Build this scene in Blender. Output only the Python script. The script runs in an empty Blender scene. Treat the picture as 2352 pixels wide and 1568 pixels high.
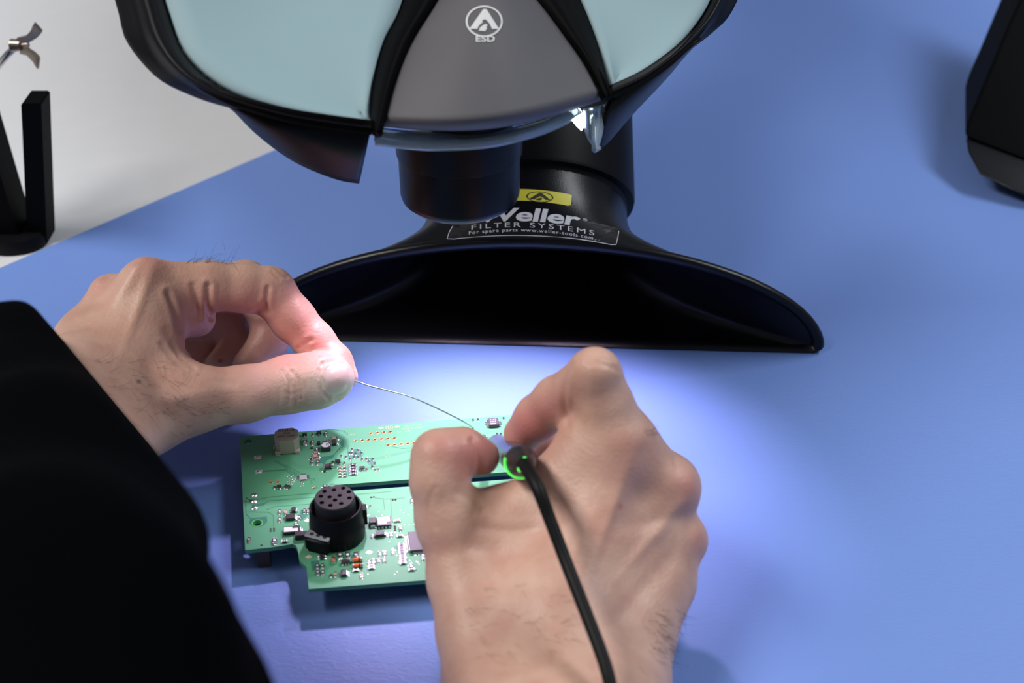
import bpy, bmesh, math, random
import numpy as np
from mathutils import Vector, Matrix
from mathutils.bvhtree import BVHTree
from mathutils.geometry import tessellate_polygon

random.seed(4)
SC = bpy.context.scene
COL = SC.collection
MM = 0.001
# ------------------------------------------------------------------ camera, world, lights
PITCH = math.radians(33.0); H = 326.0; FPX = 50.0 / 36.0 * 2352.0
sP, cP = math.sin(PITCH), math.cos(PITCH)
cam_d = bpy.data.cameras.new('camera'); cam = bpy.data.objects.new('camera', cam_d); COL.objects.link(cam)
cam_d.lens = 50; cam_d.sensor_width = 36; cam_d.clip_start = 0.01; cam_d.clip_end = 50
cam.location = (0, 0, H * MM); cam.rotation_euler = (math.pi / 2 - PITCH, 0, 0)
cam_d.dof.use_dof = True; cam_d.dof.focus_distance = 0.525; cam_d.dof.aperture_fstop = 12.0
SC.camera = cam
SC.view_settings.view_transform = 'Standard'; SC.view_settings.look = 'None'
SC.view_settings.gamma = 1; SC.view_settings.use_curve_mapping = False
SC.view_settings.exposure = 0.0

w = bpy.data.worlds.new('world'); SC.world = w; w.use_nodes = True
wn = w.node_tree.nodes; bg = wn['Background']
bg.inputs[0].default_value = (0.86, 0.93, 1.0, 1); bg.inputs[1].default_value = 0.17

def area_light(name, loc, target, sx, sy, power, col):
    l = bpy.data.lights.new(name, 'AREA'); l.shape = 'RECTANGLE'; l.size = sx; l.size_y = sy; l.energy = power; l.color = col
    o = bpy.data.objects.new(name, l); COL.objects.link(o); o.location = loc
    o.rotation_euler = (Vector(target) - Vector(loc)).to_track_quat('-Z', 'Y').to_euler(); return o
area_light('ceiling_light', (-1.1, 0.15, 1.55), (-0.1, 0.42, 0), 1.2, 0.4, 30, (1.0, 0.97, 0.93))
area_light('ceiling_light', (1.25, 0.75, 1.5), (0.1, 0.5, 0), 1.2, 0.4, 21, (0.9, 0.95, 1.0))

def spot(name, loc, target, power, ang, blend, col, rad):
    l = bpy.data.lights.new(name, 'SPOT'); l.energy = power; l.color = col; l.spot_size = math.radians(ang); l.spot_blend = blend
    l.shadow_soft_size = rad
    o = bpy.data.objects.new(name, l); COL.objects.link(o); o.location = [c * MM for c in loc]
    o.rotation_euler = (Vector(target) - Vector(loc)).to_track_quat('-Z', 'Y').to_euler(); return o

# ------------------------------------------------------------------ coordinate helpers (mm)
def W(px, py, D):
    x = (px - 1176.0) / FPX * D; u = (784.0 - py) / FPX * D
    return Vector((x, cP * D + sP * u, H - sP * D + cP * u))
def P(px, py, z=0.0):
    u = (784.0 - py) / FPX
    return W(px, py, (z - H) / (-sP + cP * u))
def Dz(px, py, z=0.0):
    u = (784.0 - py) / FPX
    return (z - H) / (-sP + cP * u)
CAM = Vector((0, 0, H))
def topx(V):
    V = np.asarray(V, dtype=float)
    d = V[:, 1] * cP - (V[:, 2] - H) * sP; u = V[:, 1] * sP + (V[:, 2] - H) * cP
    return 1176 + V[:, 0] / d * FPX, 784 - u / d * FPX, d

LED_A = W(1330, 268, 486); LED_B = W(925, 325, 492)
POOL = P(1165, 1062, 0)
spot('microscope_led_lamp', (22, 466, 120), (14, 416, 0), 1.22, 86, 0.85, (0.98, 0.74, 1.0), 0.004)
spot('microscope_led_lamp', (-40, 466, 120), (-20, 412, 0), 1.15, 90, 0.85, (0.98, 0.74, 1.0), 0.004)

# ------------------------------------------------------------------ materials
def mat(name, col, rough=0.5, metal=0.0, bump=0.0, bscale=300, spec=0.5, sss=0.0, trans=0.0, emis=None, estr=0, var=0.0, vscale=40, coat=0.0, ior=1.45, alpha=1):
    m = bpy.data.materials.new(name); m.use_nodes = True; nt = m.node_tree; b = nt.nodes['Principled BSDF']
    b.inputs['Base Color'].default_value = (*col, 1); b.inputs['Roughness'].default_value = rough; b.inputs['Metallic'].default_value = metal
    b.inputs['Specular IOR Level'].default_value = spec; b.inputs['IOR'].default_value = ior
    b.inputs['Transmission Weight'].default_value = trans; b.inputs['Coat Weight'].default_value = coat
    if sss:
        b.inputs['Subsurface Weight'].default_value = sss; b.inputs['Subsurface Scale'].default_value = 0.004
        b.inputs['Subsurface Radius'].default_value = (1.0, 0.35, 0.2)
    if emis: b.inputs['Emission Color'].default_value = (*emis, 1); b.inputs['Emission Strength'].default_value = estr
    tc = nt.nodes.new('ShaderNodeTexCoord')
    if var:
        n = nt.nodes.new('ShaderNodeTexNoise'); n.inputs['Scale'].default_value = vscale; n.inputs['Detail'].default_value = 4
        nt.links.new(tc.outputs['Object'], n.inputs['Vector'])
        mx = nt.nodes.new('ShaderNodeMix'); mx.data_type = 'RGBA'
        mx.inputs[6].default_value = (*[c * (1 - var) for c in col], 1); mx.inputs[7].default_value = (*[min(1, c * (1 + var)) for c in col], 1)
        nt.links.new(n.outputs['Fac'], mx.inputs[0]); nt.links.new(mx.outputs[2], b.inputs['Base Color'])
    if bump:
        n = nt.nodes.new('ShaderNodeTexNoise'); n.inputs['Scale'].default_value = bscale; n.inputs['Detail'].default_value = 3
        nt.links.new(tc.outputs['Object'], n.inputs['Vector'])
        bp = nt.nodes.new('ShaderNodeBump'); bp.inputs['Strength'].default_value = bump; bp.inputs['Distance'].default_value = 0.0005
        nt.links.new(n.outputs['Fac'], bp.inputs['Height']); nt.links.new(bp.outputs[0], b.inputs['Normal'])
    return m

M = {}
M['desk'] = mat('desk_laminate', (0.64, 0.64, 0.665), 0.5, bump=0.15, bscale=900, var=0.03, vscale=60)
M['floor'] = mat('floor_vinyl', (0.3, 0.31, 0.33), 0.6, var=0.1, vscale=6)
M['black'] = mat('black_plastic', (0.005, 0.005, 0.0065), 0.42, spec=0.14, bump=0.12, bscale=2500)
M['black_soft'] = mat('black_satin', (0.003, 0.003, 0.0035), 0.55, spec=0.04, bump=0.1, bscale=1800)
M['hood'] = mat('black_hood_plastic', (0.005, 0.005, 0.008), 0.30, spec=0.3, bump=0.10, bscale=1500)
M['panel'] = mat('pale_teal_plastic', (0.265, 0.375, 0.41), 0.6, spec=0.25, var=0.04, vscale=20)
M['dome'] = mat('smoked_grey_plastic', (0.108, 0.103, 0.112), 0.62, var=0.12, vscale=30, spec=0.3)
M['lens_black'] = mat('black_lens_barrel', (0.004, 0.004, 0.0055), 0.33, spec=0.2, bump=0.05, bscale=2500)
M['clear'] = mat('clear_acrylic', (0.75, 0.88, 0.95), 0.12, trans=0.75, ior=1.45)
M['glass'] = mat('lens_glass', (0.02, 0.02, 0.04), 0.03, coat=1)
M['white_print'] = mat('white_print', (0.78, 0.78, 0.85), 0.5)
M['grey_print'] = mat('grey_print', (0.62, 0.62, 0.62), 0.5)
M['label_black'] = mat('black_label_film', (0.014, 0.014, 0.02), 0.33)
M['yellow'] = mat('yellow_label', (0.72, 0.66, 0.06), 0.45)
M['led'] = mat('white_led', (1, 1, 1), 0.4, emis=(0.95, 0.97, 1.0), estr=6)
M['green_led'] = mat('green_led', (0.1, 0.8, 0.1), 0.3, emis=(0.12, 1.0, 0.12), estr=0.9)
M['steel'] = mat('steel', (0.62, 0.62, 0.63), 0.28, 1.0)
M['tin'] = mat('tin_solder', (0.80, 0.80, 0.82), 0.22, 1.0, bump=0.5, bscale=1500)
M['tin_matt'] = mat('tin_plated', (0.82, 0.82, 0.84), 0.42, 0.65)
M['gold'] = mat('gold_plating', (0.50, 0.34, 0.16), 0.4, 0.6)
M['hole'] = mat('dark_hole', (0.03, 0.012, 0.006), 0.8)
M['chip'] = mat('chip_epoxy', (0.030, 0.028, 0.034), 0.42, bump=0.1, bscale=4000)
M['chip_grey'] = mat('chip_epoxy_grey', (0.075, 0.065, 0.085), 0.45)
M['res'] = mat('resistor_body', (0.03, 0.03, 0.035), 0.35)
M['cap'] = mat('capacitor_ceramic', (0.42, 0.31, 0.23), 0.5)
M['res_w'] = mat('white_marking', (0.75, 0.75, 0.78), 0.5)
M['orange'] = mat('orange_glass', (0.75, 0.17, 0.05), 0.2, coat=0.8)
M['beige'] = mat('beige_plastic', (0.50, 0.44, 0.35), 0.5, bump=0.05, bscale=2000)
M['ink'] = mat('dark_ink', (0.03, 0.03, 0.03), 0.6)
M['brown'] = mat('brown_plastic', (0.055, 0.035, 0.035), 0.55)
M['ferrite'] = mat('ferrite', (0.035, 0.04, 0.045), 0.45)
M['copper_mask'] = mat('dark_mask_area', (0.04, 0.19, 0.135), 0.45)
M['mask_line'] = mat('trace_under_mask', (0.05, 0.22, 0.125), 0.45)
M['silk'] = mat('pale_silkscreen', (0.34, 0.48, 0.26), 0.6)
M['board_green'] = mat('green_solder_mask', (0.105, 0.34, 0.195), 0.45, var=0.05, vscale=60, spec=0.35)
M['cable'] = mat('black_cable', (0.006, 0.006, 0.006), 0.5, spec=0.2)
M['iron'] = mat('tool_handle', (0.025, 0.02, 0.022), 0.4)
M['iron_front'] = mat('tool_grip', (0.10, 0.085, 0.11), 0.3)
M['nail'] = mat('fingernail', (0.66, 0.51, 0.47), 0.25, sss=0.3, coat=0.25)
M['sock'] = mat('latch_grey', (0.30, 0.31, 0.36), 0.45)
M['hair'] = mat('dark_hair', (0.035, 0.02, 0.014), 0.5)
M['wing'] = mat('bronzed_steel', (0.35, 0.29, 0.25), 0.38, 0.9)
M['screen'] = mat('dark_screen', (0.02, 0.04, 0.05), 0.15)

def mat_cloth():
    m = bpy.data.materials.new('black_knit'); m.use_nodes = True; nt = m.node_tree; b = nt.nodes['Principled BSDF']
    b.inputs['Base Color'].default_value = (0.0012, 0.0013, 0.002, 1); b.inputs['Roughness'].default_value = 0.95; b.inputs['Specular IOR Level'].default_value = 0.02
    tc = nt.nodes.new('ShaderNodeTexCoord'); n = nt.nodes.new('ShaderNodeTexNoise'); n.inputs['Scale'].default_value = 900
    nt.links.new(tc.outputs['Object'], n.inputs['Vector'])
    bp = nt.nodes.new('ShaderNodeBump'); bp.inputs['Strength'].default_value = 0.6; bp.inputs['Distance'].default_value = 0.0008
    nt.links.new(n.outputs['Fac'], bp.inputs['Height']); nt.links.new(bp.outputs[0], b.inputs['Normal'])
    return m
M['cloth'] = mat_cloth()

def mat_mat():   # blue ESD mat with leathery emboss
    m = bpy.data.materials.new('blue_esd_mat'); m.use_nodes = True; nt = m.node_tree; b = nt.nodes['Principled BSDF']
    b.inputs['Roughness'].default_value = 0.5; b.inputs['Specular IOR Level'].default_value = 0.4
    tc = nt.nodes.new('ShaderNodeTexCoord')
    n0 = nt.nodes.new('ShaderNodeTexNoise'); n0.inputs['Scale'].default_value = 7; n0.inputs['Detail'].default_value = 2
    nt.links.new(tc.outputs['Object'], n0.inputs['Vector'])
    mx = nt.nodes.new('ShaderNodeMix'); mx.data_type = 'RGBA'
    mx.inputs[6].default_value = (0.150, 0.250, 0.615, 1); mx.inputs[7].default_value = (0.176, 0.292, 0.680, 1)
    nt.links.new(n0.outputs['Fac'], mx.inputs[0]); nt.links.new(mx.outputs[2], b.inputs['Base Color'])
    mp = nt.nodes.new('ShaderNodeMapping'); mp.inputs['Scale'].default_value = (0.45, 1.0, 1.0); mp.inputs['Rotation'].default_value = (0, 0, 0.25)
    nt.links.new(tc.outputs['Object'], mp.inputs['Vector'])
    n1 = nt.nodes.new('ShaderNodeTexNoise'); n1.inputs['Scale'].default_value = 650; n1.inputs['Detail'].default_value = 2; n1.inputs['Distortion'].default_value = 1.2
    nt.links.new(mp.outputs[0], n1.inputs['Vector'])
    n2 = nt.nodes.new('ShaderNodeTexNoise'); n2.inputs['Scale'].default_value = 22; n2.inputs['Detail'].default_value = 2
    nt.links.new(tc.outputs['Object'], n2.inputs['Vector'])
    ad = nt.nodes.new('ShaderNodeMath'); ad.operation = 'MULTIPLY_ADD'; ad.inputs[1].default_value = 2.2
    nt.links.new(n2.outputs['Fac'], ad.inputs[0]); nt.links.new(n1.outputs['Fac'], ad.inputs[2])
    bp = nt.nodes.new('ShaderNodeBump'); bp.inputs['Strength'].default_value = 0.42; bp.inputs['Distance'].default_value = 0.0004
    nt.links.new(ad.outputs[0], bp.inputs['Height']); nt.links.new(bp.outputs[0], b.inputs['Normal'])
    return m
M['mat'] = mat_mat()

def mat_skin():
    m = bpy.data.materials.new('skin'); m.use_nodes = True; nt = m.node_tree; b = nt.nodes['Principled BSDF']; L = nt.links
    b.inputs['Roughness'].default_value = 0.46; b.inputs['Specular IOR Level'].default_value = 0.42
    b.inputs['Subsurface Weight'].default_value = 0.15; b.inputs['Subsurface Radius'].default_value = (1.0, 0.38, 0.22); b.inputs['Subsurface Scale'].default_value = 0.0025
    tc = nt.nodes.new('ShaderNodeTexCoord'); at = nt.nodes.new('ShaderNodeAttribute'); at.attribute_name = 'tone'
    sp = nt.nodes.new('ShaderNodeSeparateColor'); L.new(at.outputs['Color'], sp.inputs[0])
    def mix(f, a, c):
        x = nt.nodes.new('ShaderNodeMix'); x.data_type = 'RGBA'; L.new(f, x.inputs[0])
        if isinstance(a, tuple): x.inputs[6].default_value = (*a, 1)
        else: L.new(a, x.inputs[6])
        x.inputs[7].default_value = (*c, 1); return x.outputs[2]
    n = nt.nodes.new('ShaderNodeTexNoise'); n.inputs['Scale'].default_value = 90; n.inputs['Detail'].default_value = 5; L.new(tc.outputs['Object'], n.inputs['Vector'])
    r = nt.nodes.new('ShaderNodeMapRange'); r.inputs[1].default_value = 0.38; r.inputs[2].default_value = 0.68; L.new(n.outputs['Fac'], r.inputs[0])
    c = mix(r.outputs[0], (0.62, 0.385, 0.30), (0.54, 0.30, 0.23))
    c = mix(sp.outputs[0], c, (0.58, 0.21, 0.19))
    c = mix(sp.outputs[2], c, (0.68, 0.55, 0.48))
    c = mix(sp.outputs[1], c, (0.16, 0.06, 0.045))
    L.new(c, b.inputs['Base Color'])
    v = nt.nodes.new('ShaderNodeTexVoronoi'); v.inputs['Scale'].default_value = 900; L.new(tc.outputs['Object'], v.inputs['Vector'])
    n2 = nt.nodes.new('ShaderNodeTexNoise'); n2.inputs['Scale'].default_value = 350; n2.inputs['Detail'].default_value = 4; n2.inputs['Distortion'].default_value = 0.8; L.new(tc.outputs['Object'], n2.inputs['Vector'])
    ad = nt.nodes.new('ShaderNodeMath'); ad.operation = 'MULTIPLY_ADD'; ad.inputs[1].default_value = 1.4; L.new(n2.outputs['Fac'], ad.inputs[0]); L.new(v.outputs['Distance'], ad.inputs[2])
    bp = nt.nodes.new('ShaderNodeBump'); bp.inputs['Strength'].default_value = 0.22; bp.inputs['Distance'].default_value = 0.0003
    L.new(ad.outputs[0], bp.inputs['Height']); L.new(bp.outputs[0], b.inputs['Normal'])
    return m
M['skin'] = mat_skin()

# ------------------------------------------------------------------ object helpers
BASE = {}
def thing(name, label, cat, base, group=None):
    o = bpy.data.objects.new(name, None); COL.objects.link(o); o.empty_display_size = 0.01
    o.location = Vector(base) * MM; o['label'] = label; o['category'] = cat
    if group: o['group'] = group
    BASE[o] = Vector(base); return o

class MB:
    def __init__(s): s.v = []; s.f = []; s.m = []
    def add(s, vs, fs, mi=0):
        n = len(s.v); s.v += [tuple(v) for v in vs]; s.f += [tuple(i + n for i in f) for f in fs]; s.m += [mi] * len(fs)
    def box(s, c, half, ax=None, mi=0, bev=0.0):
        c = Vector(c); ax = ax or (Vector((1, 0, 0)), Vector((0, 1, 0)), Vector((0, 0, 1)))
        if bev <= 0:
            vs = [c + ax[0] * (sx * half[0]) + ax[1] * (sy * half[1]) + ax[2] * (sz * half[2]) for sz in (-1, 1) for sy in (-1, 1) for sx in (-1, 1)]
            s.add(vs, [(0, 2, 3, 1), (4, 5, 7, 6), (0, 1, 5, 4), (2, 6, 7, 3), (0, 4, 6, 2), (1, 3, 7, 5)], mi); return
        # bevelled: stacked rounded octagonal sections
        b = min(bev, half[0] * .9, half[1] * .9, half[2] * .9); rings = []
        for z, k in ((-half[2], b), (-half[2] + b, 0), (half[2] - b, 0), (half[2], b)):
            a, d = half[0] - k, half[1] - k; q = b
            pts = [(-a + q, -d), (a - q, -d), (a, -d + q), (a, d - q), (a - q, d), (-a + q, d), (-a, d - q), (-a, -d + q)]
            rings.append([c + ax[0] * x + ax[1] * y + ax[2] * z for x, y in pts])
        s.loft(rings, closed=True, cap=True, mi=mi)
    def loft(s, rings, closed=True, cap=False, mi=0):
        n = len(rings[0]); vs = [p for r in rings for p in r]; fs = []
        for i in range(len(rings) - 1):
            for j in range(n if closed else n - 1):
                k = (j + 1) % n
                fs.append((i * n + j, i * n + k, (i + 1) * n + k, (i + 1) * n + j))
        if cap: fs.append(tuple(range(n - 1, -1, -1))); fs.append(tuple(range((len(rings) - 1) * n, len(rings) * n)))
        s.add(vs, fs, mi)
    def lathe(s, o, axis, prof, n=32, cap=True, mi=0, xd=None):
        o = Vector(o); a = Vector(axis).normalized(); x = (xd or (Vector((1, 0, 0)) if abs(a.x) < .9 else Vector((0, 1, 0))))
        x = (x - a * x.dot(a)).normalized(); y = a.cross(x)
        rings = [[o + a * h + (x * math.cos(t) + y * math.sin(t)) * r for t in [2 * math.pi * i / n for i in range(n)]] for h, r in prof]
        s.loft(rings, True, cap, mi)
    def tube(s, pts, rad, n=10, cap=True, mi=0, sub=1):
        pts = [Vector(p) for p in pts]
        rads = rad if isinstance(rad, (list, tuple)) else [rad] * len(pts)
        if sub > 1: pts, rads = spline(pts, rads, sub)
        up = Vector((0, 0, 1)); rings = []
        for i, p in enumerate(pts):
            t = (pts[min(i + 1, len(pts) - 1)] - pts[max(i - 1, 0)]).normalized()
            if i == 0:
                x = t.cross(up)
                if x.length < .1: x = t.cross(Vector((1, 0, 0)))
                x.normalize()
            else: x = (x - t * x.dot(t)).normalized()
            y = t.cross(x)
            rings.append([p + (x * math.cos(q) + y * math.sin(q)) * rads[i] for q in [2 * math.pi * k / n for k in range(n)]])
        s.loft(rings, True, cap, mi)
    def build(s, name, mats, parent=None, smooth=False, angle=None, label=None, fix=True):
        base = BASE.get(parent, Vector((0, 0, 0)))
        me = bpy.data.meshes.new(name)
        me.from_pydata([((Vector(v) - base) * MM)[:] for v in s.v], [], s.f)
        mats = mats if isinstance(mats, (list, tuple)) else [mats]
        for m in mats: me.materials.append(m)
        if any(s.m): me.polygons.foreach_set('material_index', s.m)
        if fix:
            bm = bmesh.new(); bm.from_mesh(me); bmesh.ops.recalc_face_normals(bm, faces=bm.faces); bm.to_mesh(me); bm.free()
        if smooth:
            me.polygons.foreach_set('use_smooth', [True] * len(me.polygons))
            if angle: me.set_sharp_from_angle(angle=math.radians(angle))
        me.update()
        o = bpy.data.objects.new(name, me); COL.objects.link(o)
        if parent: o.parent = parent; BASE[o] = base
        if label: o['label'] = label
        return o

def spline(pts, rads, sub):
    out, ro = [], []
    n = len(pts)
    for i in range(n - 1):
        p0 = pts[max(i - 1, 0)]; p1 = pts[i]; p2 = pts[i + 1]; p3 = pts[min(i + 2, n - 1)]
        for k in range(sub):
            t = k / sub
            out.append(0.5 * ((2 * p1) + (p2 - p0) * t + (2 * p0 - 5 * p1 + 4 * p2 - p3) * t * t + (3 * p1 - p0 - 3 * p2 + p3) * t ** 3))
            ro.append(rads[i] * (1 - t) + rads[i + 1] * t)
    out.append(pts[-1]); ro.append(rads[-1]); return out, ro
def crv(pts, n):      # resample a polyline (tuples) as smooth curve with n points
    P_ = [Vector(p if len(p) == 3 else (*p, 0)) for p in pts]; o, _ = spline(P_, [1] * len(P_), 12)
    L = [0]
    for a, b in zip(o, o[1:]): L.append(L[-1] + (b - a).length)
    res = []; j = 0
    for i in range(n):
        t = L[-1] * i / (n - 1)
        while j < len(L) - 2 and L[j + 1] < t: j += 1
        k = (t - L[j]) / max(1e-9, L[j + 1] - L[j]); res.append(o[j].lerp(o[j + 1], min(1, k)))
    return res
def top(o, label, cat, group=None, kind=None):
    if label: o['label'] = label
    if cat: o['category'] = cat
    if group: o['group'] = group
    if kind: o['kind'] = kind
    return o
def solidify(o, t, off=-1, bevel=0):
    md = o.modifiers.new('thick', 'SOLIDIFY'); md.thickness = t * MM; md.offset = off
    if bevel:
        b = o.modifiers.new('edge', 'BEVEL'); b.width = bevel * MM; b.segments = 2; b.limit_method = 'ANGLE'
def bake(o):
    dg = bpy.context.evaluated_depsgraph_get(); me = bpy.data.meshes.new_from_object(o.evaluated_get(dg)); o.modifiers.clear(); o.data = me
def bvh_of(*objs):
    vs, fs = [], []
    for o in objs:
        b = BASE.get(o, Vector((0, 0, 0))); n = len(vs)
        vs += [v.co / MM + b for v in o.data.vertices]; fs += [[i + n for i in p.vertices] for p in o.data.polygons]
    return BVHTree.FromPolygons(vs, fs)
def hit(bv, px, py, off=0.15):
    d = (W(px, py, 500) - CAM).normalized()
    loc, nor, idx, dist = bv.ray_cast(CAM, d)
    if loc is None: return None
    if nor.dot(d) > 0: nor = -nor
    return loc + nor * off
def text_mesh(txt, bold=0.0, shear=0.0, space=1.0):
    """2-D outline of a word: list of (x, y) verts + faces, cap height ~0.7"""
    c = bpy.data.curves.new('txt', 'FONT'); c.body = txt; c.offset = bold; c.shear = shear; c.space_character = space; c.resolution_u = 4
    c.align_x = 'LEFT'
    o = bpy.data.objects.new('txt', c); COL.objects.link(o); bpy.context.view_layer.update()
    dg = bpy.context.evaluated_depsgraph_get(); me = bpy.data.meshes.new_from_object(o.evaluated_get(dg))
    bm = bmesh.new(); bm.from_mesh(me); bmesh.ops.triangulate(bm, faces=bm.faces)
    for _ in range(2):
        es = [e for e in bm.edges if e.calc_length() > 0.12]
        if es: bmesh.ops.subdivide_edges(bm, edges=es, cuts=1); bmesh.ops.triangulate(bm, faces=bm.faces)
    vs = [(v.co.x, v.co.y) for v in bm.verts]; fs = [[v.index for v in f.verts] for f in bm.faces]
    bm.free(); bpy.data.objects.remove(o); bpy.data.curves.remove(c)
    return vs, fs
def drape(mb, vs2, fs, fn, mi=0):
    """place 2-D verts through fn -> point or None"""
    pts = [fn(x, y) for x, y in vs2]; ok = [p is not None for p in pts]
    good = [f for f in fs if all(ok[i] for i in f)]
    idx = {}; vs = []
    for f in good:
        for i in f:
            if i not in idx: idx[i] = len(vs); vs.append(pts[i])
    mb.add(vs, [[idx[i] for i in f] for f in good], mi)
def poly_fine(outer, holes=(), step=8):
    """triangulated polygon with fine triangles"""
    vecs = [[Vector((*p, 0)) for p in outer]] + [[Vector((*p, 0)) for p in h] for h in holes]
    tris = tessellate_polygon(vecs); flat = [p for l in vecs for p in l]
    bm = bmesh.new(); bv = [bm.verts.new(p) for p in flat]
    for t in tris:
        try: bm.faces.new([bv[i] for i in t])
        except ValueError: pass
    for _ in range(4):
        es = [e for e in bm.edges if e.calc_length() > step]
        if not es: break
        bmesh.ops.subdivide_edges(bm, edges=es, cuts=1); bmesh.ops.triangulate(bm, faces=bm.faces)
    bm.verts.index_update()
    r = [(v.co.x, v.co.y) for v in bm.verts], [[v.index for v in f.verts] for f in bm.faces]; bm.free(); return r
def circ(cx, cy, rx, ry, n=32, a0=0): return [(cx + rx * math.cos(a0 + 2 * math.pi * i / n), cy + ry * math.sin(a0 + 2 * math.pi * i / n)) for i in range(n)]
def line_quad(a, b, wd):
    a = Vector(a); b = Vector(b); t = (b - a).normalized(); n = Vector((-t.y, t.x)) * wd / 2
    return [tuple(a + n), tuple(b + n), tuple(b - n), tuple(a - n)]

# ------------------------------------------------------------------ setting: floor, desk, mat
mb = MB(); mb.box((0, 500, -755), (2500, 2500, 5)); fl = mb.build('floor', M['floor']); fl['kind'] = 'structure'
desk = thing('desk', 'white laminate desk top under the blue mat', 'desk', (0, 600, -752 + 2))
mb = MB(); mb.box((0, 620, -17), (1100, 640, 15), bev=2); mb.build('desk_top', M['desk'], desk)
for sx in (-1, 1):
    for yy in (60, 1180):
        mb = MB(); mb.box((sx * 1020, yy, -391), (25, 25, 359), bev=2); mb.build('leg', M['steel'], desk)

A = P(45, 595, 0); B = P(640, 340, 0); e = (B - A).normalized(); nrm = Vector((e.y, -e.x, 0))
c0 = A - e * 230; c1 = A + e * 1000
work = MB()
cs = [c0, c1, c1 + nrm * 900, c0 + nrm * 900]
work.loft([[c + Vector((0, 0, z)) for c in cs] for z in (-2, -0.3)] + [[c + (sum(cs, Vector()) / 4 - c).normalized() * .3 for c in cs]], True, True)
wm = work.build('work_mat', M['mat']); top(wm, 'large blue textured anti-static mat laid over the white desk', 'mat')

# ------------------------------------------------------------------ fume extraction hood
hood = thing('fume_extraction_hood', 'black funnel-shaped fume extraction hood with wide open mouth resting on the blue mat', 'fume hood', P(1235, 790, 0) + Vector((0, 40, 0)))
mL = P(575, 772, 0); mR = P(1886, 806, 0)
mc = (mL + mR) / 2; hx = (mR - mL).normalized(); hy = Vector((-hx.y, hx.x, 0)); hw = (mR - mL).length / 2
HN = 72
def mouth(t, inset=0.0, back=0.0, ht=50.0):      # closed ring, t = angle 0..2pi
    c, s = math.cos(t), math.sin(t); w_ = hw - inset
    x = w_ * (abs(c) ** 0.9) * (1 if c > 0 else -1)
    if s >= 0: z = 3.0 + (ht - 3.0 - inset) * (max(0, 1 - (x / w_) ** 2)) ** 0.56
    else: z = 3.0 - (3.0 - inset * .5) * min(1, (1 - (x / w_) ** 2) * 14) ** .5
    return mc + hx * x + hy * back + Vector((0, 0, z))
rc_ = W(1213, 476, Dz(1213, 476, 0) * 0.0 + 622); ra = Vector((-0.0, math.sin(math.radians(52)), math.cos(math.radians(52))))
RR = 43.0
rx_ = hx.copy(); ru = rx_.cross(ra).normalized()     # up-ish direction in ring plane
def ring(t, r=RR, h=0.0): return rc_ + ra * h + (rx_ * math.cos(t) + ru * math.sin(t)) * r
if ru.z < 0: ru = -ru
def hring(k, inset=0.0):
    out = []
    for i in range(HN):
        t = 2 * math.pi * i / HN; m_ = mouth(t, inset); r_ = ring(t, RR - inset)
        f = 1 - (1 - k) ** 2.6          # lateral contraction
        g = k ** 1.0
        q = m_ * (1 - g) + r_ * g
        # contract sideways faster than it moves back
        mx_ = (m_ - mc).dot(hx); rxx = (r_ - mc).dot(hx); qx = mx_ * (1 - f) + rxx * f
        q = q + hx * (qx - (q - mc).dot(hx))
        q.z = max(q.z, 0.4 + inset * .3); out.append(q)
    return out
mb = MB()
KS = [0, .03, .08, .15, .23, .32, .42, .52, .62, .72, .82, .91, 1.0]
outer = [hring(k) for k in KS]; inner = [hring(k, 2.6) for k in KS]
lip = [[mouth(2 * math.pi * i / HN, a, b) for i in range(HN)] for a, b in ((-0.6, 1.2), (-0.9, -0.6), (-0.2, -2.0), (1.2, -2.4), (4.2, -0.8), (4.6, 1.0))]
for r in lip:
    for v in r: v.z = max(v.z, 0.15)
mb.loft(list(reversed(outer)) + lip + inner, True, False)
funnel = mb.build('funnel', M['hood'], hood, smooth=True, angle=50)
mb = MB(); mb.lathe(rc_, ra, [(-4, RR - 2.5), (-3, RR - .3), (0, RR + .6), (.4, RR + 3.2), (2, RR + 3.6), (80, RR + 3.6), (150, RR + 3.4), (150, RR - 2), (-4, RR - 3)], 64, False, xd=rx_)
tube_o = mb.build('tube', M['black'], hood, smooth=True, angle=40)
pts = [rc_ + ra * 140, rc_ + ra * 220, rc_ + ra * 290 + Vector((0, 30, 0)), rc_ + ra * 350 + Vector((0, 150, -40)), rc_ + ra * 360 + Vector((0, 330, -90))]
pts, _ = spline(pts, [1] * 5, 14)
mb = MB(); mb.tube(pts, [RR + 5 + 1.6 * (i % 2) for i in range(len(pts))], 40); mb.build('hose', M['black_soft'], hood, smooth=True)
hb = bvh_of(funnel)
lab_curve = lambda x: 0.00060 * (x - 1185) ** 2
def onhood(off): return lambda x, y: hit(hb, x, y, off)
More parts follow.
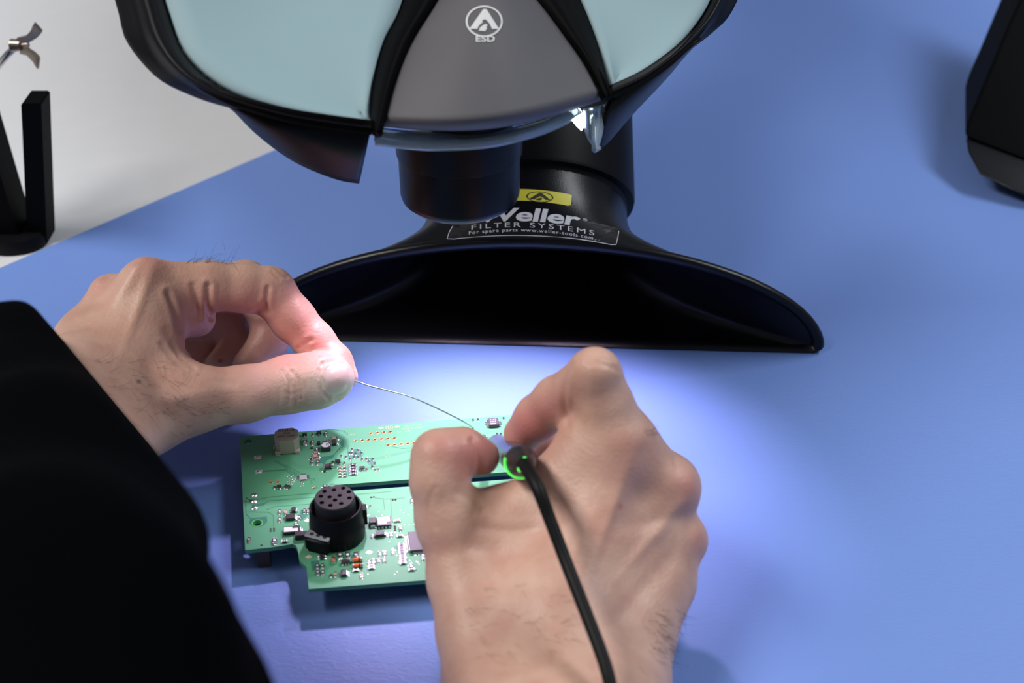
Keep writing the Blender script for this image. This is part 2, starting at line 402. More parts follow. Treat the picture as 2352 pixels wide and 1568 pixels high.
# dark label film with a fine outline
poly = [(x, 492 + lab_curve(x)) for x in range(1045, 1430, 16)] + [(1421, 530), (1415, 563)] + [(x, 541 + .00062 * (x - 1185) ** 2 * .72) for x in range(1400, 1040, -16)] + [(1027, 549), (1038, 525)]
vs, fs = poly_fine(poly, step=14)
mb = MB(); drape(mb, vs, fs, onhood(.10)); sticker = mb.build('sticker', M['label_black'], hood, smooth=True, fix=False, label='black printed sticker with white lettering')
mb = MB()
bot = [(1421, 531)] + [(1419, 545), (1415, 562)] + [(x, 541 + .00062 * (x - 1185) ** 2 * .72) for x in range(1404, 1035, -12)] + [(1027, 549), (1032, 534), (1040, 520)]
for a, b in zip(bot, bot[1:]):
    q = line_quad(a, b, 1.5); drape(mb, q, [(0, 1, 2, 3)], onhood(.22))
def word(mb, txt, x0, x1, ybase, cap, bold=0, shear=0, space=1.0, surf=None, curve=lab_curve, mi=0, slope=0):
    vs, fs = text_mesh(txt, bold, shear, space); mxx = max(v[0] for v in vs); mnx = min(v[0] for v in vs)
    k = (x1 - x0) / (mxx - mnx)
    drape(mb, vs, fs, lambda x, y: surf(x0 + (x - mnx) * k, ybase + curve(x0 + (x - mnx) * k) - y / 0.70 * cap), mi)
word(mb, 'Weller', 1100, 1333, 507, 29, 0.028, 0.12, 0.97, onhood(.22))
word(mb, 'FILTER SYSTEMS', 1083, 1365, 522, 11, 0.0, 0, 1.35, onhood(.22))
word(mb, 'For spare parts www.weller-tools.com', 1077, 1362, 532, 7.5, 0.006, 0, 1.2, onhood(.22))
word(mb, '®', 1338, 1349, 493, 6, 0, 0, 1, onhood(.22))
mb.build('lettering', M['white_print'], sticker, fix=False)
yc = lambda x: 434 + .0009 * (x - 1190) ** 2
mb = MB()
yp = [(x, yc(x)) for x in range(1150, 1314, 9)] + [(1313, 448), (1311, 471)] + [(x, yc(x) + 27) for x in range(1304, 1145, -9)]
vs, fs = poly_fine(yp, step=10); drape(mb, vs, fs, onhood(.12))
ys = mb.build('sticker', M['yellow'], hood, smooth=True, fix=False, label='yellow sticker with a black anti-static sign')
def esd_symbol(mb, cx, cy, s, ys_, surf, mi=0, tilt=0.0, arc=True):
    """circle + triangle with a reaching hand, s = circle radius px, ys_ vertical squash"""
    def tf(x, y): return surf(cx + x * s, cy - y * s * ys_ + tilt * x * s)
    n = 40
    if arc:
        o = circ(0, 0, 1.0, 1.0, n); i = circ(0, 0, .90, .90, n); vs = o + i; fs = [(k, (k + 1) % n, n + (k + 1) % n, n + k) for k in range(n)]
        drape(mb, vs, fs, tf, mi)
    # triangle with cut out hand
    tri = [(-.80, -.48), (-.05, .78), (.12, .78), (.80, -.48), (.42, -.48), (.30, -.18), (.22, -.05), (.10, .10), (-.02, .12), (-.12, .02), (-.06, -.06), (-.2, -.16), (-.34, -.38), (-.36, -.48)]
    vs, fs = poly_fine(tri, step=.15); drape(mb, vs, fs, tf, mi)
    hand = [(-.30, -.60), (-.22, -.38), (-.02, -.20), (.12, -.16), (.20, -.26), (.10, -.34), (.16, -.44), (.05, -.62)]
    vs, fs = poly_fine(hand, step=.15); drape(mb, vs, fs, tf, mi)
mb = MB(); esd_symbol(mb, 1240, 452.5, 31, .40, onhood(.22), tilt=.06); mb.build('symbol', M['ink'], ys, fix=False)

# ------------------------------------------------------------------ inspection microscope head
mic = thing('inspection_microscope', 'large black inspection microscope head with pale teal side panels and grey dome, above the board', 'microscope', (-380, 1150, -2))
def DP(px, py): return 445 + (290 - py) * .10 + (px - 860) * .04
def patch(mb, A_, B_, n, prof, cols=10, mi=0):
    """loft between two pixel curves; prof(t) = depth offset"""
    a = crv(A_, n); b = crv(B_, n); rows = []
    for i in range(n):
        r = []
        for j in range(cols + 1):
            t = j / cols; px = a[i].x * (1 - t) + b[i].x * t; py = a[i].y * (1 - t) + b[i].y * t
            r.append(W(px, py, DP(px, py) + prof(t, i / (n - 1), px, py)))
        rows.append(r)
    mb.loft(rows, closed=False, mi=mi)
pLo = [(360, -70), (388, 30), (430, 130), (520, 208), (650, 256), (760, 276), (857, 289)]
pLi = [(945, -70), (915, 30), (880, 100), (857, 190), (852, 240), (850, 285)]
pRo = [(1660, -70), (1617, 30), (1550, 116), (1480, 170), (1403, 209)]
pRi = [(1300, -70), (1345, 30), (1375, 110), (1393, 175), (1402, 206)]
for A_, B_ in ((pLo, pLi), (pRo, pRi)):
    mb = MB(); patch(mb, A_, B_, 30, lambda t, s, x, y: 6 * math.sin(math.pi * min(1, t)) * .6)
    o = mb.build('side_panel', M['panel'], mic, smooth=True, label='pale teal panel'); solidify(o, 2)
# rims
sil = [(245, -70), (272, 30), (292, 98), (360, 178), (440, 220), (520, 246), (650, 275), (760, 292), (852, 302)]
mb = MB(); patch(mb, [(360, -70), (388, 30), (430, 130), (520, 208), (650, 256), (760, 276), (856, 289)], sil, 36,
                 lambda t, s, x, y: -7 * math.sin(math.pi * min(1, t * 1.6)) * (1 if t < .62 else 0) + 22 * max(0, t - .45) ** 1.3, 14)
o = mb.build('rim', M['black'], mic, smooth=True); solidify(o, 2.5)
silR = [(1725, -70), (1679, 30), (1640, 72), (1600, 104), (1560, 134), (1480, 187), (1404, 218)]
mb = MB(); patch(mb, pRo, silR, 30, lambda t, s, x, y: -6 * math.sin(math.pi * min(1, t * 1.6)) * (1 if t < .62 else 0) + 18 * max(0, t - .45), 12)
o = mb.build('rim', M['black'], mic, smooth=True); solidify(o, 2.5)
# tapering side skirts
mb = MB(); patch(mb, [(500, 236), (560, 252), (650, 272), (760, 288), (852, 298)], [(526, 244), (588, 308), (674, 371), (768, 411), (825, 422)], 30,
                 lambda t, s, x, y: 8 + 26 * t - 7 * math.sin(math.pi * t) + 0.10 * max(0, y - 290), 12)
o = mb.build('skirt', M['black'], mic, smooth=True); solidify(o, 2.5)
mb = MB(); patch(mb, [(1612, 90), (1560, 130), (1500, 170), (1450, 196), (1402, 216)], [(1575, 128), (1530, 182), (1450, 267), (1400, 325), (1374, 345)], 30,
                 lambda t, s, x, y: 4 + 22 * t - 5 * math.sin(math.pi * t), 12)
o = mb.build('skirt', M['hood'], mic, smooth=True); solidify(o, 2.5)
# dome
dL = [(1045, -70), (1000, 10), (955, 80), (925, 140), (900, 210), (877, 290)]
dR = [(1175, -70), (1250, 20), (1300, 85), (1345, 145), (1378, 200), (1390, 228)]
def bulge(t, s, x, y):
    k = math.sin(math.pi * min(1, max(0, t)))
    return -6 - 24 * k ** .8 * (0.65 + .35 * math.sin(math.pi * min(1, s * 0.9 + .1)))
mb = MB()
a = crv(dL, 44); b = crv(dR, 44); rows = []
for i in range(44):
    s = i / 43; r = []
    for j in range(37):
        t = j / 36; px = a[i].x * (1 - t) + b[i].x * t; py = a[i].y * (1 - t) + b[i].y * t + math.sin(math.pi * t) * 36 * s ** 2
        edge = 0 if s < .93 else ((s - .93) / .07) ** 2 * 9
        r.append(W(px, py, DP(px, py) + bulge(t, s, px, py) + edge))
    rows.append(r)
mb.loft(rows, closed=False)
dome = mb.build('cover_dome', M['dome'], mic, smooth=True, label='smoked grey dome'); solidify(dome, 2.5)
rb = lambda t, s, x, y: -7 * math.sin(math.pi * t) - 6 * t + 1 - 2 * (1 - t)
for A_, B_ in (([(945, -70), (915, 30), (880, 100), (857, 190), (851, 240), (849, 299)], [(1052, -70), (1005, 8), (960, 78), (930, 140), (905, 210), (880, 300)]),
               ([(1300, -70), (1345, 30), (1375, 110), (1393, 175), (1405, 214)], [(1168, -70), (1245, 20), (1295, 85), (1340, 145), (1386, 226)])):
    mb = MB(); patch(mb, A_, B_, 34, rb, 12); o = mb.build('rib', M['black_soft'], mic, smooth=True); solidify(o, 3)
# clear light ring below the dome
mb = MB()
ra_ = [(862, 286), (960, 296), (1060, 300), (1150, 293), (1250, 268), (1318, 240)]
rb_ = [(861, 334), (930, 343), (1010, 347), (1120, 341), (1230, 316), (1300, 287), (1338, 258)]
patch(mb, ra_, rb_, 36, lambda t, s, x, y: 10 - 4 * math.sin(math.pi * t), 8)
o = mb.build('light_ring', M['clear'], mic, smooth=True); solidify(o, 3)
mb = MB(); patch(mb, [(1338, 250), (1341, 290), (1348, 318), (1366, 343)], [(1394, 238), (1390, 275), (1384, 310), (1374, 345)], 16, lambda t, s, x, y: 12 - 5 * math.sin(math.pi * t), 6)
o = mb.build('light_ring', M['clear'], mic, smooth=True); solidify(o, 2.0)
mb = MB(); patch(mb, [(1306, 247), (1312, 262), (1324, 280), (1338, 294)], [(1326, 246), (1334, 252), (1338, 262), (1341, 290)], 8, lambda t, s, x, y: 14, 3)
o = mb.build('led', M['led'], mic, smooth=True); solidify(o, 1.5)
# housing behind
hp = []
for q in crv(pLo, 10) + crv(pRo, 10): hp.append(W(q.x * .96 + 1010 * .04, q.y * .96 - 4, DP(q.x, q.y) + 14)); hp.append(W(q.x * .72 + 1010 * .28, q.y * .72 - 60 * .28, DP(q.x, q.y) + 52))
for x, y, d in ((300, -240, 455), (1700, -300, 500), (1000, -420, 470), (700, -300, 520), (1400, -300, 540)): hp.append(W(x, y, DP(x, y) + 14))
bm = bmesh.new(); vv = [bm.verts.new(p) for p in hp]; r_ = bmesh.ops.convex_hull(bm, input=vv)
bmesh.ops.delete(bm, geom=[v for v in bm.verts if not v.link_faces], context='VERTS'); bm.verts.index_update()
mb = MB(); mb.add([v.co for v in bm.verts], [[v.index for v in f.verts] for f in bm.faces]); bm.free()
mb.build('housing', M['black_soft'], mic)
# objective barrel (vertical)
oc = W(1057, 452, 495); k = Vector((0, 0, 1))
mb = MB(); mb.lathe(oc, k, [(-.2, 15.5), (-.6, 17.5), (-.2, 19.0), (.8, 20.2), (2.5, 20.7), (17.3, 20.9), (17.6, 21.5), (17.9, 21.6), (34, 21.7), (46, 21.7)], 72)
ob = mb.build('objective', M['lens_black'], mic, smooth=True, angle=35)
mb = MB(); mb.lathe(oc, k, [(-.1, 14), (-.45, 10), (-.55, 0.1)], 40); mb.build('lens', M['glass'], ob, smooth=True)
mb = MB(); mb.lathe(oc, k, [(-.75, 17.3), (-.95, 18.0), (-.75, 18.7), (-.4, 18.2)], 72, False); mb.build('trim_ring', M['steel'], ob, smooth=True)
db = bvh_of(dome)
mb = MB(); ond = lambda x, y: hit(db, x, y, .2)
esd_symbol(mb, 1112, 50, 42, 0.86, ond)
lg = mb.build('symbol', M['grey_print'], mic, fix=False, label='white anti-static sign on the dome')
mb = MB(); word(mb, 'ESD', 1093, 1136, 96, 13, 0.03, 0, 1.05, ond, curve=lambda x: 0); mb.build('lettering', M['grey_print'], mic, fix=False)
# support arm and column (outside the frame)
mb = MB(); pts, _ = spline([Vector((-20, 500, 250)), Vector((-20, 560, 330)), Vector((-90, 760, 380)), Vector((-280, 1020, 380)), Vector((-380, 1150, 360))], [1] * 5, 8); mb.tube(pts, 20, 20); mb.build('arm', M['black'], mic, smooth=True)
mb = MB(); mb.lathe((-380, 1150, 8), k, [(0, 22), (400, 22)], 32); mb.build('column', M['black'], mic, smooth=True, angle=40)
mb = MB(); mb.lathe((-380, 1150, -1.9), k, [(0, 90), (8, 90), (10, 86)], 48); mb.build('base', M['black'], mic, smooth=True, angle=40)

#%%BOARD
# ------------------------------------------------------------------ circuit board
BZ = 9.0
bo = P(551, 1003, BZ); bx = (P(1170, 953, BZ) - bo).normalized(); by = Vector((-bx.y, bx.x, 0)); bz = Vector((0, 0, 1))
board = thing('circuit_board', 'green populated circuit board lying on the mat under the right hand', 'circuit board', (bo + bx * 60 - by * 35) * 1 + Vector((0, 0, -BZ)))
def bp(px, py, z=0.0): return P(px, py, BZ) + Vector((0, 0, z))
def extrude_poly(outline, holes, z0, z1):
    cu = bpy.data.curves.new('c', 'CURVE'); cu.dimensions = '2D'; cu.fill_mode = 'BOTH'; cu.extrude = (z1 - z0) / 2
    for loop in [outline] + holes:
        s = cu.splines.new('POLY'); s.points.add(len(loop) - 1); s.use_cyclic_u = True
        for p_, q in zip(s.points, loop): p_.co = (q[0], q[1], 0, 1)
    o = bpy.data.objects.new('c', cu); COL.objects.link(o); bpy.context.view_layer.update()
    me = bpy.data.meshes.new_from_object(o.evaluated_get(bpy.context.evaluated_depsgraph_get()))
    vs = [Vector((v.co.x, v.co.y, v.co.z + (z0 + z1) / 2)) for v in me.vertices]; fs = [list(p.vertices) for p in me.polygons]
    bpy.data.objects.remove(o); bpy.data.curves.remove(cu); return vs, fs
outl = [(551, 1003), (860, 977), (1170, 953), (1296, 943), (1304, 1308), (1200, 1317), (975, 1332), (709, 1352), (704, 1302), (693, 1292), (687, 1285), (684, 1262), (680, 1252), (672, 1249), (620, 1257), (563, 1263)]
outw = [bp(*q).xy for q in outl]
def chole(px, py, r, n=20): c = bp(px, py); return [(c.x + r * math.cos(2 * math.pi * i / n), c.y + r * math.sin(2 * math.pi * i / n)) for i in range(n)]
hdr = [(851.6, 994.8), (866.3, 993.8), (881.3, 992.5), (896.3, 991.5), (816.5, 1012.3), (831.5, 1011), (846, 1010), (861, 1009), (875.6, 1007.8), (890.5, 1006.9), (905.4, 1005.8),
       (891.4, 1022), (906.2, 1020.8), (921, 1019.7), (936, 1018.4), (951, 1017), (621.6, 1107.3), (637.6, 1106.6)]
slot = [bp(*q).xy for q in [(769, 1113.5), (955, 1099.5), (1200, 1081), (1202, 1098), (955.6, 1115.6), (771, 1129.5), (768, 1127), (767, 1117)]]
holes = [[tuple(q) for q in slot], chole(569, 1014, 1.5), chole(590.6, 1201, 1.5)] + [chole(x, y, .47, 12) for x, y in hdr]
vs, fs = extrude_poly([tuple(q) for q in outw], holes, BZ - 1.6, BZ)
mb = MB(); mb.add(vs, fs); mb.build('substrate', M['board_green'], board)
def flat(px_pts, z, name, m, fine=False, parent=board):
    mb = MB(); L_ = [bp(*q, z) for q in px_pts]; mb.add(L_, [tuple(range(len(L_)))]); return mb.build(name, m, parent)
# mask areas with a darker look
for pg in ([(729, 1063), (738, 1049), (755, 1047), (768, 1043), (781, 1028), (785, 1026), (780, 1017), (788, 1008), (790, 1025), (775, 1034), (764, 1052), (750, 1057), (745, 1067), (738, 1063)],
           [(807, 1032), (826, 1030), (836, 1042), (830, 1050), (812, 1054), (798, 1048)], [(841, 1052), (858, 1050), (862, 1062), (855, 1068), (846, 1066)],
           [(577, 1159), (610, 1154), (617, 1150), (605, 1161), (579, 1163)],            [(692, 1170), (707, 1170), (710, 1180), (700, 1190), (690, 1196), (686, 1184)], [(714, 1288), (733, 1286), (735, 1312), (716, 1310)],
           [(954, 1200), (962, 1200), (966, 1219), (955, 1220)], [(786, 1073), (818, 1071), (820, 1088), (800, 1094), (790, 1090)], [(904, 1255), (917, 1250), (920, 1262), (908, 1262)]):
    flat(pg, .03, 'mask_area', M['copper_mask'])
vs, fs = extrude_poly([tuple(bp(*q).xy) for q in [(575, 1190), (613, 1186), (614, 1198), (606, 1206), (594, 1211), (580, 1208), (572, 1201)]], [chole(590.6, 1201, 1.9)], BZ + .01, BZ + .03)
mb = MB(); mb.add(vs, fs); mb.build('mask_area', M['copper_mask'], board)
def trace(pts, wd=.16):
    mb = MB()
    for a, b in zip(pts, pts[1:]):
        a = bp(*a, .04); b = bp(*b, .04); t = (b - a).normalized(); n = Vector((-t.y, t.x, 0)) * wd; mb.add([a + n, b + n, b - n, a - n], [(0, 1, 2, 3)])
    mb.build('trace', M['mask_line'], board)
for t in ([(629, 1058), (683, 1088)], [(633, 1057), (690, 1086)], [(603, 1083), (655, 1080), (680, 1094)], [(603, 1081), (657, 1078), (684, 1092)],
          [(570, 1151), (620, 1141), (724, 1132), (733, 1140)], [(595, 1160), (620, 1150), (720, 1142), (731, 1150)], [(612, 1170), (632, 1163), (715, 1157), (728, 1162)],
          [(567, 1175), (617, 1176), (628, 1184), (629, 1216)], [(564, 1150), (565, 1180), (575, 1190)], [(802, 1000), (790, 990), (755, 985)], [(860, 1143), (880, 1145), (884, 1172)], [(897, 1145), (900, 1190)],
          [(900, 1025), (925, 1030), (945, 1028)], [(800, 1022), (798, 1040)], [(705, 1099), (720, 1098), (724, 1104)], [(706, 1102), (716, 1103), (716, 1112)], [(720, 999), (718, 1008)], [(808, 1047), (807, 1068)],
          [(775, 1138), (870, 1131), (900, 1128)], [(880, 1146), (930, 1143)]): trace(t)
for x, y in hdr:
    c = bp(x, y); mb = MB(); mb.lathe(c, bz, [(-1.2, .44), (.02, .46), (.09, .56), (.09, .80), (.02, .86)], 18, False); mb.build('solder_ring', M['gold'], board, smooth=True)
    mb = MB(); mb.lathe(c + Vector((0, 0, -.95)), bz, [(0, .46), (.05, .46)], 12); mb.build('hole_fill', M['hole'], board)
c = bp(590.6, 1201); mb = MB(); mb.lathe(c, bz, [(-1.55, 1.48), (.02, 1.5), (.10, 1.62), (.10, 1.9), (.02, 2.0)], 28, False); mb.build('hole_rim', mat('bright_green_rim', (0.10, 0.48, 0.13), .35), board, smooth=True)

RND = random.Random(7)
COMP = {}
def axes(rot): 
    a = math.radians(rot); x = bx * math.cos(a) + by * math.sin(a); return x, Vector((-x.y, x.x, 0)), bz
def comp_px(px, py, z, ax): return bp(px, py)
def two_term(name, px, py, orient, L_, Wd, Ht, bm_, mark=None, endm=None, rot=0, parent=board):
    """two-terminal chip part with plated ends; L along orientation. shares mesh by (name,L,W,H,mats)"""
    ax = axes(rot + (90 if orient == 'v' else 0)); key = (name, L_, Wd, Ht, bm_.name, mark)
    loc = bp(px, py)
    if key not in COMP:
        b = MB(); X, Y, Z = Vector((1, 0, 0)), Vector((0, 1, 0)), bz
        b.box((0, 0, Ht / 2 + .03), (L_ / 2 * .9, Wd / 2, Ht / 2), mi=0)
        for s in (-1, 1):
            b.box((s * L_ / 2 * .82, 0, Ht / 2 + .04), (L_ * .12, Wd / 2 + .02, Ht / 2 + .02), mi=1, bev=.05)
            b.lathe((s * (L_ / 2 + .05), 0, 0), bz, [(0, Wd * .55), (Ht * .25, Wd * .42), (Ht * .5, Wd * .15)], 10, mi=1)
        if mark == 'w': b.box((0, 0, Ht + .05), (L_ * .16, Wd * .28, .02), mi=2)
        if mark == 'd':
            b.lathe((0, 0, Ht + .03), bz, [(0, .28), (.03, .28)], 12, mi=2)
        me_o = b.build(name, [bm_, M['tin'], M['res_w']]); COMP[key] = me_o.data; bpy.data.objects.remove(me_o)
    o = bpy.data.objects.new(name, COMP[key]); COL.objects.link(o); o.parent = parent
    o.location = (loc - BASE[parent]) * MM; o.rotation_euler = (0, 0, math.atan2(ax[0].y, ax[0].x)); BASE[o] = BASE[parent]
    return o
def chip(name, px, py, L_, Wd, Ht, sides, npin, m=None, rot=0, pitch=None, pinl=.9, labelm=None, lab=None, pin_w=None, dot=False):
    """IC package. L along board x. sides: string of 'lrtb' with npin pins each"""
    ax = axes(rot); c = bp(px, py); b = MB(); m = m or M['chip']
    b.box(c + bz * (Ht / 2 + .12), (L_ / 2, Wd / 2, Ht / 2), ax, bev=.12)
    o = b.build(name, [m], board)
    pn = MB()
    for sd in sides:
        n = npin if not isinstance(npin, dict) else npin[sd]
        along, outd, half, wid = (ax[1], ax[0] * (1 if sd == 'r' else -1), L_ / 2, Wd) if sd in 'lr' else (ax[0], ax[1] * (1 if sd == 't' else -1), Wd / 2, L_)
        pt = pitch or wid * .86 / max(1, n); pw = pin_w or pt * .27
        for i in range(n):
            q = c + along * ((i - (n - 1) / 2) * pt)
            a1 = q + outd * (half - .05) + bz * (Ht * .55 + .1); a2 = q + outd * (half + pinl * .35) + bz * (Ht * .5 + .1); a3 = q + outd * (half + pinl * .55) + bz * .16; a4 = q + outd * (half + pinl) + bz * .1
            hh = along * pw; tt = bz * .07
            pn.loft([[p_ - hh - tt, p_ + hh - tt, p_ + hh + tt, p_ - hh + tt] for p_ in (a1, a2, a3, a4)], True, True)
            pn.box(q + outd * (half + pinl * .8) + bz * .05, (pinl * .35, pw * 1.25, .05), (outd, along, bz))
    if pn.v: pn.build('pins', M['tin'], o)
    if labelm:
        lb = MB(); tz = Ht + .15
        x0, x1, y0, y1 = lab[:4]
        pts = [(x0, y0), (x1, y0), (x1, y1), (x0, y1)]
        if len(lab) > 4: pts = [(x0, y0), (x1 - .3 * (x1 - x0), y0), (x1 - .3 * (x1 - x0), y0 + .35 * (y1 - y0)), (x1, y0 + .35 * (y1 - y0)), (x1, y1), (x0, y1)] if lab[4] == 'b' else [(x0, y0), (x1, y0), (x1, y1 - .35 * (y1 - y0)), (x0 + .6 * (x1 - x0), y1 - .35 * (y1 - y0)), (x0 + .6 * (x1 - x0), y1), (x0, y1)]
        lb.add([c + ax[0] * (x * L_ / 2) + ax[1] * (y * Wd / 2) + bz * tz for x, y in pts], [tuple(range(len(pts)))]); lb.build('marking', labelm, o)
    if dot:
        d_ = MB(); d_.lathe(c + ax[0] * (-L_ * .22) + ax[1] * (Wd * .36) + bz * (Ht + .1), bz, [(0, .5), (.06, .5)], 16); d_.build('marking', M['ink'], o)
    return o
R_, C_ = M['res'], M['cap']
def r04(px, py, o='v', m=None): two_term('capacitor' if m is C_ else 'resistor', px, py, o, 1.25, .7, .45, m or R_)
def r06(px, py, o='v', m=None, mk='w'): two_term('capacitor' if m is C_ else 'resistor', px, py, o, 1.9, 1.05, .6, m or R_, None if m is C_ else mk)
def r08(px, py, o='v', m=None, mk='w'): two_term('capacitor' if m is C_ else 'resistor', px, py, o, 2.6, 1.5, .8, m or R_, None if m is C_ else mk)
def melf(px, py, o='h', m=None, L_=3.4, r=.75):
    ax = axes(90 if o == 'v' else 0); c = bp(px, py) + bz * (r + .05); b = MB()
    b.lathe(c - ax[0] * L_ / 2 * .72, ax[0], [(0, r * .9), (L_ * .36, r * .95), (L_ * .72, r * .9)], 16, mi=0)
    for s in (-1, 1): b.lathe(c + ax[0] * s * L_ / 2 * .72, ax[0] * s, [(-.1, r), (L_ * .13, r), (L_ * .15, r * .7)], 16, mi=1)
    b.lathe(c + ax[0] * L_ * .12, ax[0], [(0, r * .97), (.5, r * .97)], 16, False, mi=2)
    b.build('diode', [m or M['orange'], M['tin'], M['ink']], board, smooth=True, angle=40)

# upper left group
chip('transistor', 700, 1000, 1.7, 1.2, .9, 'b', 1, pitch=1); r08(700.7, 1017)
r04(718.6, 999, m=R_); chip('transistor', 733, 996, 1.8, 1.2, .9, 'b', 1, pitch=1); r06(749, 996.5)
r06(718, 1017); chip('transistor', 732.8, 1019.5, 1.2, 1.5, .8, 'l', 2, pinl=.5)
r04(746.5, 1012.5, 'h', C_); r08(767, 1009, 'h', C_); two_term('resistor', 767, 1020.5, 'h', 2.4, 1.5, 1.0, M['ferrite'])
ind = chip('inductor', 749, 1031, 3.5, 3.3, 1.7, '', 0, m=M['ferrite'])
lb = MB(); c = bp(749, 1031); lb.loft([[c + bx * x * k_ + by * y * k_ + bz * z for x, y in circ(0, 0, 1.55, 1.45, 24)] for z, k_ in ((1.75, 1), (1.95, 1), (2.0, .93))], True, True)
lb.build('inductor_top', M['res_w'], ind)
lb = MB(); vs, fs = text_mesh('C 330', .02)
lb.add([c + bx * (1.0 - (y - .1) * 1.6) + by * (-1.0 + x * .75) * 1 + bz * 2.03 for x, y in vs], fs); lb.build('marking', M['ink'], ind, fix=False)
r04(716, 1029.5, 'h'); r06(728, 1034); r06(725, 1041.5, 'h', C_); r08(724, 1050, 'h', C_); r04(714.5, 1055, 'h'); r04(729, 1055, 'h', C_)
r06(717, 1062.5); r06(730, 1062.5); melf(673, 1031, 'h', L_=3.4, r=.7)
# pads
for x, y in ((592, 1050.5), (594.3, 1083.7)):
    c = bp(x, y); b = MB(); b.box(c + bz * .06, (1.25, 1.0, .06), (bx, by, bz)); pd = b.build('solder_pad', M['tin_matt'], board)
    b = MB(); b.lathe(c + bz * .1, bz, [(0, .75), (.25, .6), (.4, .25)], 14); b.build('solder_blob', M['tin'], pd, smooth=True)
melf(754, 1075, 'h', M['chip_grey'], 3.4, .95)
r04(745.5, 1083, 'h'); chip('transistor', 776, 1062, 1.9, 1.5, .9, 'tb', 3, pitch=.6, pinl=.6)
r04(764, 1062.5)
# fine pitch bare footprint chip
q4 = chip('chip', 696.3, 1096.5, 2.6, 2.6, .25, 'lrtb', 5, m=M['tin_matt'], pinl=.8, pin_w=.12)
for x, y in ((664, 1093.3), (673.3, 1093.3), (669, 1097), (675.2, 1099.6), (664.4, 1105.4), (674, 1105.4), (665, 1110.5), (674, 1110.5), (693, 1110), (693.7, 1115)): two_term('solder_pad', x, y, 'h', .75, .55, .22, M['tin_matt'])
chip('transistor', 641, 1119.5, 1.7, 1.3, .8, 'tb', 3, pitch=.6, pinl=.5); r04(630.5, 1120, 'v')
chip('transistor', 660, 1119.5, 2.0, 1.4, .8, 'tb', 3, pitch=.6, pinl=.5, rot=-25)
r04(722, 1120, 'h', C_); r06(746.6, 1118.5, 'h')
for X, Y in ((540, 805), (650, 820), (490, 870), (530, 870), (600, 880), (710, 870), (345, 925), (425, 940), (500, 970), (575, 945), (645, 945), (720, 980), (795, 975), (920, 975), (845, 1020), (950, 1060), (905, 1115), (960, 1170), (1015, 1165), (190, 1040), (400, 1050)):
    r04(740 + X / 7.84, 930.5 + Y / 7.84)
for i in range(4):
    r04(740 + 318 / 7.84 + i * .2, 930 + (1130 + 53 * i) / 7.84, 'h', C_); r04(740 + 400 / 7.84 + i * .3, 930 + (1130 + 53 * i) / 7.84, 'h', C_)
    two_term('resistor', 740 + (552 + 4 * i) / 7.84, 930 + (1090 + 53 * i) / 7.84, 'h', 2.3, 1.1, .6, M['chip_grey'], 'd')
chip('transistor', 832, 1077.5, 1.9, 1.4, .9, 'b', 3, pitch=.6, pinl=.6); r04(842.5, 1079, 'v')
chip('amplifier_chip', 1133.5, 974.5, 3.9, 4.4, 1.4, 'lr', 4, m=M['chip_grey'], pinl=1.0, labelm=M['res_w'], lab=(-.0, .0, -.0, .0))
lb = MB(); c = bp(1133.5, 974.5)
for j, tx in enumerate(('T1C3', 'CM7', '2006')):
    vs, fs = text_mesh(tx, .01); lb.add([c + bx * (-1.3 + x * 1.1) + by * (1.0 - j * 1.25 + y * 1.1 - .3) + bz * 1.54 for x, y in vs], fs)
lb.build('lettering', M['grey_print'], board, fix=False)
r04(1087, 966); r04(1098, 965); r04(1157, 962); r04(1142, 998); r04(1150, 998)
# left lower group
for x, y in ((584, 1137), (583.4, 1151.5), (584.6, 1167)):
    c = bp(x, y); b = MB(); b.lathe(c, bz, [(0, 1.35), (.12, 1.3), (.35, .95), (.55, .5), (.6, .1)], 20); b.build('solder_joint', M['tin'], board, smooth=True)
b = MB(); b.tube([bp(583, 1151, .3), bp(575, 1151, .6), bp(570, 1150, 1.0), bp(566, 1149, 1.1)], .16, 6); b.build('wire_end', M['ink'], board)
for X, Y in ((805, 600), (915, 610), (805, 740), (1250, 585), (1315, 585), (1160, 700), (1100, 810)): r06(540 + X / 7.84, 1100 + Y / 7.84, m=C_ if X in (915,) else None)
chip('transistor', 675, 1174, 1.4, 2.2, 1.1, 'lr', 3, pinl=.7, pitch=.7)
chip('chip', 667.5, 1191, 3.0, 2.4, 1.1, 'lr', 4, m=M['chip'], pinl=.9)
chip('transistor', 670.5, 1221.5, 5.6, 3.2, 1.2, 'r', 3, m=M['chip'], pinl=.8, labelm=M['res_w'], lab=(-.92, .75, -.75, .72, 't'), pin_w=.28)
chip('diode', 693, 1235, 4.2, 2.2, 2.0, 'lr', 1, m=M['chip'], pinl=.9, pin_w=.6)
for x, y in ((706, 1195), (709, 1278.5), (838.7, 1184.6), (848, 1267.8)):
    c = bp(x, y); b = MB(); b.add([c + bx * sx * 1.25 + by * sy * 1.05 + bz * .06 for sx, sy in ((-1, 0), (-.15, -.9), (.1, -.6), (.25, -.9), (1, 0), (0, 1))], [(0, 1, 2, 3, 4, 5)]); b.build('fiducial_mark', mat('pale_gold', (.85, .72, .58), .4, .35) if 'pg' not in M else M['pg'], board)
for x, y in ((621.6, 1214.8), (629.3, 1214.4), (621.6, 1219.5), (629.3, 1219), (600.6, 1252), (852.6, 1141.8), (858.6, 1141.3), (902, 1148), (908.5, 1147.5), (907, 1209), (907, 1213), (907.5, 1217.5), (815, 1155), (919, 1198)):
    c = bp(x, y); b = MB(); b.lathe(c, bz, [(0, .42), (.05, .42)], 12); b.build('via', M['hole'], board)
r06(572.5, 1241); r08(631, 1244.5); r06(654, 1244.5, 'h'); r06(706.5, 1255)
